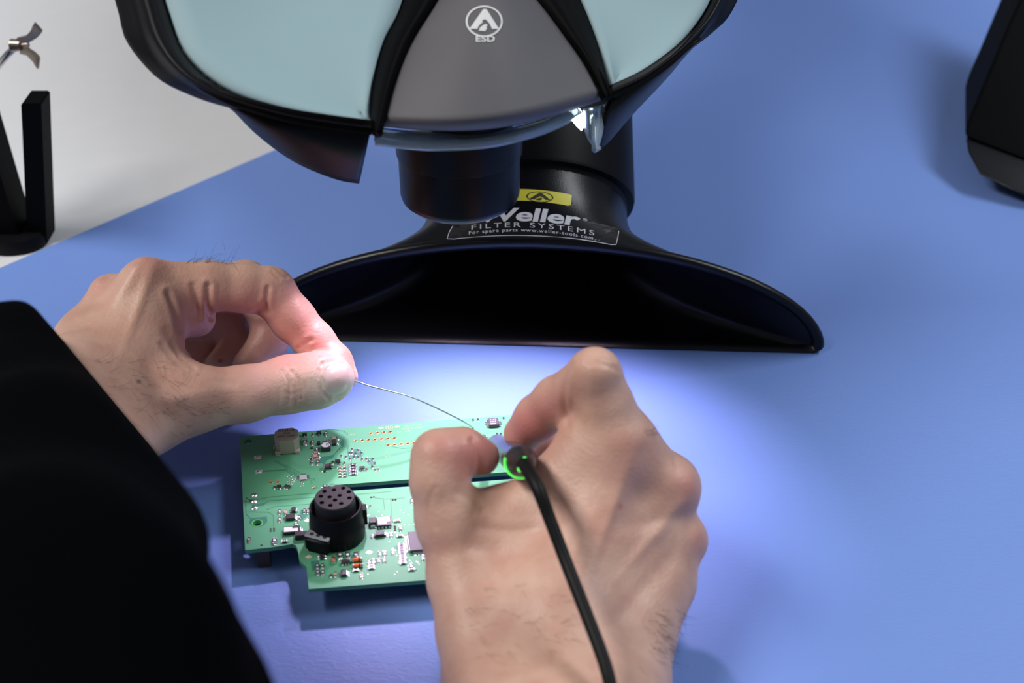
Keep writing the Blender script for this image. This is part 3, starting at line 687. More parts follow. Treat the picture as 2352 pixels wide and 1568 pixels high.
b = MB(); cc = bp(598.7, 1262) + Vector((0, 4, 0)); b.box(cc + bz * (-1.6 - 3.6), (2.2, 3.0, 3.6), (bx, by, bz), bev=.3); b.box(cc + bz * (-8.2) + bx * .0, (1.6, 2.2, .6), (bx, by, bz)); b.build('underside_connector', M['brown'], board, label='brown plastic connector under the board edge')
for x, y in ((1280, 1280), (1270, 970), (620, 1010)):
    b = MB(); cc = bp(x, y) + Vector((0, 4, 0)); b.lathe(cc - bz * 8.9, bz, [(0, 1.8), (7.3, 1.8)], 16); b.build('standoff', M['brown'], board)
# right of the connector
chip('diode', 826.5, 1165, 2.8, 2.0, 1.1, 'r', 1, m=M['chip_grey'], pinl=1.1, pin_w=.7); r04(850, 1164); 
chip('capacitor', 856, 1203, 2.3, 3.0, 1.7, 'b', 1, m=M['chip'], pinl=.9, pin_w=.8)
chip('transistor', 882, 1202, 4.9, 4.7, 1.1, 'b', 4, m=M['chip_grey'], pinl=.6, labelm=M['res_w'], lab=(-.82, .86, -.72, .86, 'b'), pin_w=.32, pitch=1.2)
chip('transistor', 873.5, 1229.5, 3.0, 2.1, 1.2, 'lr', 1, m=M['chip'], pinl=1.1, pin_w=.75)
r04(854.5, 1233); r06(898.5, 1229); r06(919, 1231.5, 'h'); r06(920, 1214.5); r06(912, 1197, 'h', C_); r06(946.5, 1150.6); r06(959, 1165.6); r06(957.6, 1195.5)
for i in range(8): r06(922.2 + i * .6, 1252 + i * 6.0, 'h', mk=None)
r06(902.5, 1268.5)
chip('processor_chip', 979, 1246, 11.5, 9.6, 1.3, 'lb', {'l': 16, 'b': 18}, m=M['chip_grey'], pinl=1.2, dot=True)
for X, Y in ((800, 975), (865, 975), (650, 1090), (715, 1085), (785, 1075), (860, 1070)): r06(740 + X / 6.03, 1110 + Y / 6.03)
r06(852.8, 1300, 'h'); r06(853.5, 1305.5, 'h')
for X in (250, 355, 470): r08(740 + X / 6.03, 1110 + 1008 / 6.03)
melf(766.5, 1290, 'v', L_=2.9, r=.65)
chip('transistor', 794, 1293, 2.9, 1.6, 1.0, 'b', 3, pitch=.95, pinl=.7, pin_w=.26)
melf(820.5, 1289, 'h', L_=3.6, r=.75); melf(821.5, 1302.5, 'h', L_=3.6, r=.75); r06(818, 1311, 'h')
chip('transistor', 790.6, 1319, 1.7, 2.6, 1.1, 'lr', 3, pitch=.85, pinl=.7, pin_w=.24)
r06(770, 1320, m=C_); r04(760, 1323); r06(831, 1323, m=C_); r06(944, 1300); r06(946, 1309, 'h'); r06(971, 1283)
r06(739.5, 1277, 'h', mk=None); r06(740, 1283.5, 'h', mk=None)
for x, y in ((729, 1301), (740.5, 1301), (730, 1316), (741.5, 1316)): r06(x, y)
rv = random.Random(11)
for i in range(46):
    x = rv.uniform(840, 960); y = rv.uniform(1140, 1325); c = bp(x, y)
    if i % 3: c = bp(rv.uniform(900, 965), rv.uniform(1160, 1320))
    b = MB(); b.lathe(c, bz, [(0, .19), (.05, .16)], 8); b.build('via', M['tin_matt'], board)
# printed words on the board (faint)
lb = MB()
for tx, x, y, s in (('REV.0 RoHS', 930, 980, 1.2), ('SDW-714 SIM', 924, 986.5, 1.3), ('C11 - 17/', 912, 993, 1.3), ('U5A', 800, 1000, 1.3), ('R17', 884, 1050, 1.3)):
    vs, fs = text_mesh(tx, 0); c = bp(x, y); lb.add([c + bx * (u * s) + by * (v * s) + bz * .05 for u, v in vs], fs)
lb.build('silkscreen', M['silk'], board, fix=False)
for x, y, k_ in ((875, 982.5, 1), (894, 981.5, 2), (912, 980, 1)):
    b = MB(); c = bp(x, y)
    if k_ == 2: b.box(c + bz * .05, (1.2, .12, .02), (bx, by, bz)); [b.box(c + bx * sx * 1.2 + bz * .05, (.12, .8, .02), (bx, by, bz)) for sx in (-1, -.3, .4, 1)]; b.box(c + by * .8 + bz * .05, (1.2, .1, .02), (bx, by, bz)); b.box(c - by * .8 + bz * .05, (1.2, .1, .02), (bx, by, bz))
    else: b.add([c + bx * sx + by * sy + bz * .05 for sx, sy in ((-1.1, -.1), (-.2, -.7), (1.1, -.2), (1.0, .3), (0, .7), (-.9, .4))], [(0, 1, 2, 3, 4, 5)])
    b.build('printed_mark', M['silk'], board)
# beige sounder
cz = bp(661, 1027.5); hx2, hy2, hz2 = 4.35, 4.1, 4.5
def octo(k1, k2, z, cx=1.7): 
    a, d = hx2 * k1, hy2 * k2; q = cx
    return [cz + bx * x + by * y + bz * z for x, y in ((-a + q, -d), (a - q, -d), (a, -d + q), (a, d - q), (a - q, d), (-a + q, d), (-a, d - q), (-a, -d + q))]
b = MB(); b.loft([octo(1, 1, .3), octo(1, 1, 1.2), octo(.99, .97, 5.6), octo(.95, .93, 6.0)], True, True)
snd = b.build('buzzer', M['beige'], board, label='beige plastic buzzer with printed top')
for sx, sy in ((-1, -1), (1, -1), (-1, 1), (1, 1)):
    b = MB(); b.box(cz + bx * sx * 3.6 + by * sy * 3.5 + bz * .7, (1.0, .9, .6), (bx, by, bz), bev=.2); b.build('foot', M['beige'], snd)
    b = MB(); b.box(cz + bx * sx * 3.7 + by * sy * 4.0 + bz * .15, (.9, .7, .13), (bx, by, bz), bev=.05); b.build('solder_tab', M['tin'], snd)
b = MB()
for j, (tx, wd) in enumerate((('CSS-J4D20', 6.4), ('CUI', 2.2), ('4721CHINA', 6.4))):
    vs, fs = text_mesh(tx, .008); mxx = max(v[0] for v in vs); b.add([cz + bx * ((x / mxx - .5) * wd) + by * (2.5 - j * 1.75 + y * 1.7 - .6) + bz * 6.03 for x, y in vs], fs)
b.build('lettering', M['ink'], snd, fix=False)
r04(629.5, 1027)
# round connector
cc = bp(776, 1227); cn = MB()
cn.lathe(cc, bz, [(0, 9.2), (1.5, 9.4), (5, 9.3), (7.2, 9.15), (7.6, 8.95), (12.0, 8.85), (12.4, 8.6), (12.4, 8.1), (12.0, 7.9), (6.0, 7.8), (6.0, .5)], 64, True)
con = cn.build('round_connector', M['black'], board, smooth=True, angle=35, label='round black multi-pole socket standing on the board')
cn = MB(); cn.lathe(cc, bz, [(5.9, 6.85), (15.9, 6.75), (16.3, 6.45), (16.3, .3)], 56, True)
ins = cn.build('insert', mat('dark_grey_insert', (0.020, 0.018, 0.021), 0.5, spec=0.25), con, smooth=True, angle=35)
tc_ = cc + bz * 16.3
cn = MB()
for X, Y in ((60, 190), (178, 182), (293, 170), (360, 220), (12, 245), (120, 262), (245, 255), (185, 305), (362, 295), (22, 322), (125, 362), (258, 352)):
    u = (X - 181) / 245 * 6.6; v = -(Y - 267) / 150 * 6.6
    cn.lathe(tc_ + bx * u + by * v - bz * .1, bz, [(0, .78), (.13, .78), (.16, .74)], 18)
cn.build('contact_holes', mat('black_contact', (.002, .002, .002), .9, spec=0), ins)
cn = MB(); cn.lathe(tc_ + by * 6.4 - bx * .6 - bz * 1, bz, [(0, .95), (1.08, .95)], 16); cn.build('key_notch', M['mask_line'], ins)
cn = MB(); lx = axes(-28)
cn.box(cc - bx * 6.0 - by * 6.2 + bz * 3.0, (4.6, 3.0, 3.0), lx, bev=1.0)
con2 = cn.build('latch_block', M['black'], con, smooth=True, angle=40)
cn = MB(); cn.box(cc - bx * 6.3 - by * 7.0 + bz * 6.1, (4.4, 1.7, .35), lx, bev=.3); lt = cn.build('latch', M['sock'], con, smooth=True, angle=30, label='grey latch')
cn = MB()
for i in (-1, 0, 1): cn.lathe(cc - bx * 6.3 - by * 7.2 + bz * 6.4 + lx[0] * i * 2.4, bz, [(0, .75), (.1, .75)], 14)
cn.build('latch_holes', M['ink'], con)
cn = MB(); cn.box(cc + bx * 9.4 + by * 1.5 + bz * 6.5, (.9, 1.9, 3.2), (bx, by, bz), bev=.3); cn.build('side_clip', M['black'], con)

#%%TOOLS
# ------------------------------------------------------------------ solder wire, iron
wp = [W(700, 852, 524), W(770, 868, 517), W(810, 873, 512), W(850, 886, 510), W(900, 899, 511), W(945, 912, 514), W(1000, 936, 519), W(1060, 966, 526), W(1095, 988, 533), P(1118, 1004, 10)]
mb = MB(); mb.tube(wp, .30, 8, sub=8); sw = mb.build('solder_wire', M['steel'], smooth=True); top(sw, 'thin silver solder wire running from the left thumb tip to the board', 'wire')
tipP = P(1122, 1006, 9.4); rg = W(1180, 1046, 420); ce = W(1209, 1070, 411); axI = (ce - tipP).normalized()
axI = (W(1204, 1066, 412) - tipP).normalized(); Lr = (rg - tipP).dot(axI); og = tipP
iron = thing('soldering_iron', 'slim dark soldering pen with green glowing ring held in the right hand', 'soldering iron', tipP)
mb = MB(); mb.lathe(og, axI, [(Lr - 80, 2.6), (Lr - 72, 3.6), (Lr - 30, 4.3), (Lr - 4, 4.8), (Lr - .7, 5.0), (Lr - .7, 3.0)], 32); mb.build('grip', M['iron_front'], iron, smooth=True, angle=40)
mb = MB(); mb.lathe(og, axI, [(0.2, .35), (4, .8), (12, 1.1), (Lr - 80, 1.6), (Lr - 78, 1.6)], 16); mb.build('tip', M['steel'], iron, smooth=True)
def arcring(r0, r1, h0, h1, a0, a1, n=30):
    x = Vector((1, 0, 0)); x = (x - axI * x.dot(axI)).normalized(); y = axI.cross(x); rings = []
    for i in range(n + 1):
        t = a0 + (a1 - a0) * i / n; dv = x * math.cos(t) + y * math.sin(t)
        rings.append([og + axI * h0 + dv * r0, og + axI * h0 + dv * r1, og + axI * h1 + dv * r1, og + axI * h1 + dv * r0])
    m_ = MB(); m_.loft(rings, True, True); return m_
# direction of screen-left/down in the ring plane
arcring(4.55, 5.15, Lr - .7, Lr + .2, math.radians(165), math.radians(282)).build('status_ring', M['green_led'], iron, smooth=False)
mb = MB(); mb.lathe(og, axI, [(Lr - .7, 4.5), (Lr + .1, 4.6), (Lr + 2.5, 4.3), (Lr + 6, 3.4), (Lr + 8.5, 2.7), (Lr + 9, 2.3)], 32); rear = mb.build('rear_cap', M['iron'], iron, smooth=True, angle=40)
rbv = bvh_of(rear)
for px, py, r in ((1205, 1053, .62), (1195.5, 1077, .95)):
    q = hit(rbv, px, py, 0.0)
    if q is None: q = W(px, py, 414)
    mb = MB(); mb.lathe(q - (q - CAM).normalized() * -.3, (CAM - q).normalized(), [(0, r), (.5, r), (.75, r * .7)], 18); mb.build('indicator_light', M['green_led'], iron, smooth=True)
cp = []
for c_ in ((1203, 1063, 447), (1212, 1078, 442), (1236, 1122, 435), (1264, 1195, 430), (1302, 1295, 419), (1345, 1405, 402), (1388, 1520, 384), (1408, 1600, 372), (1440, 1750, 352), (1500, 2000, 330)):
    cp.append(W(c_[0], c_[1], c_[2] - 4.0 - 30.0 * min(1.0, max(0.0, (1570 - c_[1]) / 420.0))))
mb = MB(); mb.tube(cp, [2.2, 2.1, 2.0] + [1.85] * 7, 14, sub=10); mb.build('cable', M['cable'], iron, smooth=True)

#%%PERSON
# ------------------------------------------------------------------ signed-distance modelling
def smin(a, b, k):
    h = np.maximum(k - np.abs(a - b), 0) / k
    return np.minimum(a, b) - h * h * k * .25
class SDF:
    def __init__(s, lo, hi, step):
        s.lo = np.array(lo, float); s.step = step; s.n = np.ceil((np.array(hi) - s.lo) / step).astype(int) + 1
        s.F = np.full(s.n, 30.0, np.float32); s.ax = [s.lo[i] + step * np.arange(s.n[i]) for i in range(3)]
    def sub(s, lo, hi):
        a = np.clip(np.floor((np.array(lo) - s.lo) / s.step).astype(int), 0, s.n); b = np.clip(np.ceil((np.array(hi) - s.lo) / s.step).astype(int) + 1, 0, s.n)
        return tuple(slice(a[i], b[i]) for i in range(3))
    def seg(s, sl, a, b, ra, rb):
        x = s.ax[0][sl[0]][:, None, None] - a[0]; y = s.ax[1][sl[1]][None, :, None] - a[1]; z = s.ax[2][sl[2]][None, None, :] - a[2]
        d = b - a; L2 = max(float(d @ d), 1e-6)
        h = np.clip((x * d[0] + y * d[1] + z * d[2]) / L2, 0, 1)
        return (np.sqrt((x - h * d[0]) ** 2 + (y - h * d[1]) ** 2 + (z - h * d[2]) ** 2) - (ra + (rb - ra) * h)).astype(np.float32)
    def chain(s, pts, k=4.0, ki=3.0):
        """pts: [(px,py,D,r_px)]"""
        C = [np.array(W(p[0], p[1], p[2])) for p in pts]; R = [p[3] * p[2] / FPX for p in pts]
        m = max(R) + k + 4
        sl = s.sub(np.min(C, 0) - m, np.max(C, 0) + m)
        f = None
        if len(C) == 1: f = s.seg(sl, C[0], C[0], R[0], R[0])
        for i in range(len(C) - 1):
            g = s.seg(sl, C[i], C[i + 1], R[i], R[i + 1]); f = g if f is None else smin(f, g, ki)
        s.F[sl] = smin(s.F[sl], f, k)
    def mesh(s):
        F = s.F; F[0] = F[-1] = 5; F[:, 0] = F[:, -1] = 5; F[:, :, 0] = F[:, :, -1] = 5
        S = F < 0; nx, ny, nz = F.shape
        cnt = np.zeros((nx - 1, ny - 1, nz - 1), np.int8)
        for dx in (0, 1):
            for dy in (0, 1):
                for dz in (0, 1): cnt += S[dx:nx - 1 + dx, dy:ny - 1 + dy, dz:nz - 1 + dz]
        act = (cnt > 0) & (cnt < 8); idx = -np.ones(act.shape, np.int64); I = np.argwhere(act); idx[act] = np.arange(len(I))
        acc = np.zeros((len(I), 3)); num = np.zeros(len(I))
        i, j, k = I.T
        cs = [(a, b, c) for a in (0, 1) for b in (0, 1) for c in (0, 1)]
        for a in cs:
            for ax in range(3):
                if a[ax]: continue
                b = list(a); b[ax] = 1
                fa = F[i + a[0], j + a[1], k + a[2]]; fb = F[i + b[0], j + b[1], k + b[2]]
                m = (fa < 0) != (fb < 0); t = np.where(m, fa / np.where(m, fa - fb, 1), 0)
                p = np.tile(np.array(a, float), (len(I), 1)); p[:, ax] += t
                acc[m] += p[m]; num[m] += 1
        V = s.lo + (I + acc / num[:, None]) * s.step
        faces = []
        for ax in range(3):
            o1, o2 = [(1, 2), (2, 0), (0, 1)][ax]
            A_ = np.moveaxis(S, ax, 0); 
            diff = A_[1:] != A_[:-1]
            E_ = np.argwhere(np.moveaxis(diff, 0, ax))
            E_ = E_[(E_[:, o1] > 0) & (E_[:, o2] > 0) & (E_[:, o1] < S.shape[o1] - 1) & (E_[:, o2] < S.shape[o2] - 1)]
            def ce_(d1, d2):
                q = E_.copy(); q[:, o1] += d1; q[:, o2] += d2; return idx[q[:, 0], q[:, 1], q[:, 2]]
            q = np.stack([ce_(-1, -1), ce_(0, -1), ce_(0, 0), ce_(-1, 0)], 1)
            inside = S[E_[:, 0], E_[:, 1], E_[:, 2]]
            q[~inside] = q[~inside][:, ::-1]
            faces.append(q)
        return V, np.concatenate(faces)
def vnormals(V, Fc):
    n = np.cross(V[Fc[:, 2]] - V[Fc[:, 0]], V[Fc[:, 3]] - V[Fc[:, 1]]); N = np.zeros_like(V)
    for c in range(4): np.add.at(N, Fc[:, c], n)
    return N / np.maximum(np.linalg.norm(N, axis=1), 1e-9)[:, None]
def relax(V, Fc, it=2, lam=.5):
    for _ in range(it):
        S_ = np.zeros_like(V); c = np.zeros(len(V))
        for a, b in ((0, 1), (1, 2), (2, 3), (3, 0)):
            np.add.at(S_, Fc[:, a], V[Fc[:, b]]); np.add.at(S_, Fc[:, b], V[Fc[:, a]]); np.add.at(c, Fc[:, a], 1); np.add.at(c, Fc[:, b], 1)
        V = V + lam * (S_ / c[:, None] - V)
    return V
def visible(V, cell=4, tol=3.0):
    px, py, d = topx(V); gx = (px // cell).astype(int); gy = (py // cell).astype(int); gx -= gx.min(); gy -= gy.min()
    Z = np.full((gx.max() + 3, gy.max() + 3), 1e9); np.minimum.at(Z, (gx + 1, gy + 1), d)
    return d < Z[gx + 1, gy + 1] + tol, px, py, d
def segdist(px, py, pts):
    best = np.full(len(px), 1e9)
    for (ax_, ay), (bx_, by_) in zip(pts, pts[1:]):
        dx, dy = bx_ - ax_, by_ - ay; t = np.clip(((px - ax_) * dx + (py - ay) * dy) / (dx * dx + dy * dy + 1e-9), 0, 1)
        best = np.minimum(best, np.hypot(px - ax_ - t * dx, py - ay - t * dy))
    return best

def finish_hand(V, Fc, creases, bumps, tones, red=.62):
    N = vnormals(V, Fc); vis, px, py, d = visible(V)
    to = (np.array(CAM) - V); to /= np.linalg.norm(to, axis=1)[:, None]
    fac = np.clip((N * to).sum(1) * 1.6, 0, 1) * vis
    disp = np.zeros(len(V))
    for pts, wd, dep in creases:
        if len(pts) > 2: pts = [(q.x, q.y) for q in crv(pts, len(pts) * 4)]
        q = segdist(px, py, pts); disp -= .72 * dep * np.exp(-(q / wd) ** 2)
        disp += dep * .35 * np.exp(-((q - wd * 2.1) / (wd * 1.2)) ** 2)
    for x, y, rx, ry, rot, h in bumps:
        c, s = math.cos(math.radians(rot)), math.sin(math.radians(rot)); u = ((px - x) * c + (py - y) * s) / rx; v = (-(px - x) * s + (py - y) * c) / ry
        disp += h * np.exp(-(u * u + v * v))
    V = V + N * (disp * fac)[:, None]
    T = np.zeros((len(V), 4)); T[:, 3] = 1
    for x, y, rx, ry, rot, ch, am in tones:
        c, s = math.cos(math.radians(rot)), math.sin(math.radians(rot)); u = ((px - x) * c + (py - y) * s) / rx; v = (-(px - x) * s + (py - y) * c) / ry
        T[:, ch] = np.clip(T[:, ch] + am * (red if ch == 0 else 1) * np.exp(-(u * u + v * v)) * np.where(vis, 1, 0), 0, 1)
    return V, T

STEP = 0.7
# ---- left hand (pinching the wire)
LH = SDF((-205, 330, -5), (-40, 535, 110), STEP)
LH.chain([(215, 800, 503, 80), (60, 980, 428, 110), (0, 1080, 392, 120)], 6)
LH.chain([(262, 890, 490, 105), (120, 1030, 432, 120), (50, 1130, 385, 125)], 8)
LH.chain([(318, 965, 487, 88), (200, 1070, 438, 105), (110, 1150, 390, 115)], 8)
LH.chain([(335, 655, 505, 58), (290, 780, 497, 80), (258, 900, 489, 100)], 8)
LH.chain([(262, 688, 514, 60), (215, 790, 506, 80), (235, 900, 494, 102)], 8)
LH.chain([(240, 735, 528, 58), (220, 820, 518, 80), (240, 920, 500, 100)], 8)
LH.chain([(392, 698, 509, 56), (425, 720, 513, 49), (452, 730, 517, 43)], 8)
LH.chain([(335, 700, 505, 66), (345, 790, 500, 68), (372, 872, 498, 72)], 8)                       # first web
LH.chain([(300, 800, 518, 78), (385, 850, 522, 62)], 8)                                           # palm
LH.chain([(318, 955, 490, 84), (400, 925, 494, 80), (455, 915, 497, 70), (560, 905, 503, 60), (665, 882, 508, 61), (735, 872, 508, 59), (768, 868, 509, 45)], 7, 5)   # thumb
LH.chain([(335, 655, 505, 58), (480, 657, 512, 55), (560, 660, 517, 55), (622, 668, 520, 53), (672, 732, 521, 50), (722, 784, 521, 45), (768, 832, 519, 40), (793, 864, 519, 30)], 2.5, 3)  # index
LH.chain([(262, 690, 515, 56), (440, 662, 537, 50), (565, 650, 546, 50), (625, 735, 551, 46), (615, 790, 548, 42), (570, 838, 542, 36)], 2, 3)
LH.chain([(240, 735, 530, 56), (400, 725, 551, 48), (520, 740, 560, 46), (545, 800, 558, 42), (505, 842, 550, 36)], 2, 3)
LH.chain([(235, 790, 535, 56), (380, 800, 552, 46), (450, 812, 558, 42), (445, 850, 552, 36)], 2, 3)
V1, F1 = LH.mesh(); V1 = relax(V1, F1, 2)
cr1 = [([(630, 842), (642, 880), (640, 925), (628, 950)], 3, .2), ([(648, 850), (664, 880), (662, 925)], 3, .4), ([(660, 840), (678, 875), (684, 905), (672, 938)], 3, .35), ([(672, 852), (690, 880), (692, 915)], 3, .45), ([(700, 838), (706, 868), (698, 900)], 3, .25), ([(655, 900), (670, 905), (690, 898)], 3, .2),
       ([(614, 715), (608, 700), (600, 708), (590, 718)], 7, 1.0), ([(616, 660), (612, 690), (608, 712)], 5, .7),
       ([(478, 655), (478, 700), (484, 730)], 6, 1.1), ([(443, 655), (452, 690), (455, 725)], 6, .6), ([(385, 672), (400, 710), (412, 760)], 6, .9),
       ([(630, 612), (648, 630), (660, 636)], 4, .4), ([(625, 622), (642, 640)], 4, .3), ([(685, 800), (700, 790), (715, 780)], 5, .5),
       ([(380, 760), (410, 810), (440, 838)], 8, .2), ([(395, 790), (420, 830), (445, 846)], 5, .3), ([(370, 790), (400, 825), (425, 845)], 5, .3),
       ([(740, 835), (735, 862), (742, 900), (755, 915)], 4, .6), ([(740, 835), (765, 830), (790, 838)], 4, .4),
       ([(430, 860), (480, 875), (540, 880)], 7, .25), ([(250, 640), (225, 690), (200, 720)], 10, .5)]
bu1 = [(345, 612, 48, 34, -20, 2.0), (228, 655, 30, 26, -30, 1.5), (300, 640, 90, 14, 125, 1.0), (540, 690, 60, 26, 0, 1.2), (320, 700, 12, 90, 20, .7), (440, 905, 60, 20, -10, .8)]
to1 = [(345, 610, 45, 35, 0, 0, .55), (228, 655, 30, 30, 0, 0, .45), (560, 690, 100, 50, 0, 0, .45), (650, 740, 60, 90, -40, 0, .5), (715, 790, 45, 30, 30, 0, .85), (760, 830, 30, 30, 0, 0, .5),
       (600, 790, 190, 90, 0, 0, .5), (470, 700, 90, 50, 0, 0, .3), (740, 890, 40, 60, 0, 2, .75), (800, 875, 30, 40, 0, 2, .8), (650, 890, 90, 50, 0, 2, .3), (660, 830, 40, 20, 0, 0, .35),
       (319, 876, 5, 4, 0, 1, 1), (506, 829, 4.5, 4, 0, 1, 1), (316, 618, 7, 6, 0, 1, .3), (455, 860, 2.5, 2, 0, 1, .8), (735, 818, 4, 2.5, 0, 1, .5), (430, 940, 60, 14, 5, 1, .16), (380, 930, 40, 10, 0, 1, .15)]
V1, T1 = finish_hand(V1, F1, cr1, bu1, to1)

# ---- right hand (holding the pen)
def steep(p, a=34.0):
    return (p[0], p[1], p[2] - 4.0 - (a - 4.0) * min(1.0, max(0.0, (1570 - p[1]) / 420.0)), *p[3:])
RH = SDF((-45, 215, -5), (90, 500, 125), STEP)
thumb_ = [(1108, 1048, 470, 40), (1062, 1036, 465, 48), (1008, 1048, 460, 56), (1004, 1110, 459, 55), (1028, 1200, 457, 60)]
RH.chain([steep(p) for p in thumb_ + [(1065, 1330, 447, 78), (1100, 1450, 430, 92), (1130, 1570, 411, 108), (1150, 1750, 385, 130)]], 4, 5)
RH.chain([steep(p) for p in [(1200, 997, 487, 44), (1235, 958, 482, 49), (1280, 918, 475, 52), (1366, 860, 457, 58), (1392, 930, 460, 60), (1420, 1030, 465, 68)]], 2.5, 3.5)
RH.chain([steep(p) for p in [(1415, 1030, 465, 68), (1340, 1250, 452, 92), (1280, 1400, 433, 115), (1262, 1570, 410, 130), (1280, 1750, 383, 150)]], 9)
RH.chain([steep(p) for p in [(1530, 1122, 472, 66), (1410, 1300, 454, 95), (1340, 1430, 434, 115), (1330, 1570, 411, 130), (1350, 1750, 383, 150)]], 9)
RH.chain([steep(p) for p in [(1560, 1240, 469, 62), (1450, 1380, 447, 92), (1410, 1480, 432, 105), (1400, 1570, 415, 112), (1400, 1750, 386, 140)]], 8)
RH.chain([steep(p) for p in [(1530, 1350, 455, 62), (1460, 1460, 436, 84), (1430, 1570, 417, 100), (1420, 1750, 388, 130)]], 8)
RH.chain([steep(p) for p in [(1200, 1240, 462, 85), (1215, 1400, 441, 108), (1230, 1570, 414, 125)]], 10)
RH.chain([steep(p) for p in [(1035, 1190, 460, 58), (1150, 1190, 465, 62), (1300, 1120, 467, 70), (1405, 1045, 467, 72)]], 8)
RH.chain([steep(p) for p in [(1530, 1122, 474, 60), (1480, 1075, 490, 50), (1430, 1035, 500, 50), (1340, 1000, 503, 48), (1262, 1010, 503, 40), (1220, 1035, 503, 34)]], 3)
RH.chain([steep(p) for p in [(1290, 1085, 466, 50), (1345, 1035, 466, 62), (1420, 1020, 466, 66)]], 8)
RH.chain([steep(p) for p in [(1440, 1045, 468, 62), (1530, 1115, 472, 64)]], 8)
RH.chain([steep(p) for p in [(1560, 1240, 469, 60), (1520, 1140, 490, 46), (1430, 1120, 492, 44), (1330, 1130, 492, 38)]], 3)
RH.chain([steep(p) for p in [(1530, 1350, 455, 55), (1500, 1260, 470, 42), (1400, 1230, 476, 38), (1330, 1200, 480, 36)]], 3)
V2, F2 = RH.mesh(); V2 = relax(V2, F2, 2)
cr2 = [([(1085, 1010), (1100, 1040), (1098, 1085)], 7, .7), ([(1310, 835), (1296, 900), (1304, 985)], 6, .5), ([(1100, 1112), (1120, 1118), (1160, 1108)], 5, .5),
       ([(1350, 830), (1390, 840), (1420, 850)], 5, .25), ([(1355, 812), (1385, 815), (1410, 825)], 5, .25), ([(1050, 1130), (1090, 1150), (1110, 1170)], 7, .3),
       ([(1100, 1210), (1180, 1220), (1260, 1215)], 10, .3), ([(1080, 1260), (1150, 1275), (1230, 1270)], 12, .25), ([(1480, 1200), (1540, 1190), (1600, 1185)], 16, .5), ([(1130, 1330), (1180, 1350), (1250, 1340)], 14, .3),
       ([(1480, 1040), (1470, 1120), (1440, 1200)], 22, .4), ([(1530, 1290), (1480, 1350), (1420, 1420)], 20, .4), ([(1000, 1120), (985, 1160), (1000, 1210)], 6, .2)]
bu2 = [(1555, 1105, 50, 40, 30, 1.6), (1580, 1240, 40, 42, 20, 1.4), (1430, 1010, 55, 45, 0, 1.0), (1400, 1180, 16, 130, 22, .8), (1500, 1230, 15, 110, 40, .7), (1370, 850, 50, 26, 10, .6), (1340, 1240, 14, 100, 25, .5)]
to2 = [(1090, 1040, 60, 60, 0, 0, .85), (1200, 990, 60, 60, 0, 0, .95), (1260, 930, 60, 40, -35, 0, .55), (1010, 1020, 50, 40, 0, 0, .4), (1570, 1110, 45, 45, 0, 0, .5), (1600, 1240, 30, 40, 0, 0, .4), (1440, 1050, 70, 60, 0, 0, .25),
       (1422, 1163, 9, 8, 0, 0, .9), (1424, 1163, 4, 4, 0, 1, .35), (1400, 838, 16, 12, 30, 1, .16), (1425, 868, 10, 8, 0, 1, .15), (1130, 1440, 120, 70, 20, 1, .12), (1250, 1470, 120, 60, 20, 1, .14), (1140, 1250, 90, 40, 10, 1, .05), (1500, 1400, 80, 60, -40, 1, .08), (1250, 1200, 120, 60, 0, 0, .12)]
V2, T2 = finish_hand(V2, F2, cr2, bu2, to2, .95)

person = thing('person', 'person in a black sleeve, left hand pinching solder wire, right hand holding a soldering pen', 'person', (-110, 380, 0))
base = np.array(BASE[person])
V = np.concatenate([V1, V2]); Fc = np.concatenate([F1, F2 + len(V1)]); T = np.concatenate([T1, T2])
me = bpy.data.meshes.new('body'); me.vertices.add(len(V)); me.vertices.foreach_set('co', ((V - base) * MM).astype(np.float32).ravel())
me.loops.add(len(Fc) * 4); me.loops.foreach_set('vertex_index', Fc.astype(np.int32).ravel())
me.polygons.add(len(Fc)); me.polygons.foreach_set('loop_start', np.arange(0, len(Fc) * 4, 4, dtype=np.int32)); me.polygons.foreach_set('use_smooth', np.ones(len(Fc), bool))
me.update(calc_edges=True); me.validate()
ca = me.color_attributes.new('tone', 'FLOAT_COLOR', 'POINT'); ca.data.foreach_set('color', T.astype(np.float32).ravel())
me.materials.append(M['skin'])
body = bpy.data.objects.new('body', me); COL.objects.link(body); body.parent = person; BASE[body] = BASE[person]; body['label'] = 'bare left and right hands'
skin_bvh = BVHTree.FromPolygons([Vector(v) for v in V], Fc.tolist())

# thumbnail, laid on the thumb
def nail(cx, cy, rx, ry, rot, name='fingernail'):
    n1, n2 = 9, 32; c, s = math.cos(math.radians(rot)), math.sin(math.radians(rot)); rings = []
    for i in range(n1):
        r = 0.02 + 0.98 * i / (n1 - 1); rg_ = []
        for j in range(n2):
            t = 2 * math.pi * j / n2; e_ = 2.0 / 2.6
            u = rx * r * math.copysign(abs(math.cos(t)) ** e_, math.cos(t)); v = ry * r * math.copysign(abs(math.sin(t)) ** e_, math.sin(t))
            q = hit(skin_bvh, cx + u * c - v * s, cy + u * s + v * c, .55 - .75 * r ** 5)
            rg_.append(q)
        rings.append(rg_)
    if any(q is None for r in rings for q in r): return None
    for _ in range(3):
        for i in range(1, n1 - 1):
            rings[i] = [(rings[i][j] * 2 + rings[i][j - 1] + rings[i][(j + 1) % n2] + rings[i - 1][j] + rings[i + 1][j]) / 6 for j in range(n2)]
    mb = MB(); mb.loft(rings, True, False); mb.add(rings[0], [tuple(range(n2))])
    o = mb.build(name, M['nail'], person, smooth=True, fix=False); return o
nail(773, 869, 33, 42, 12)

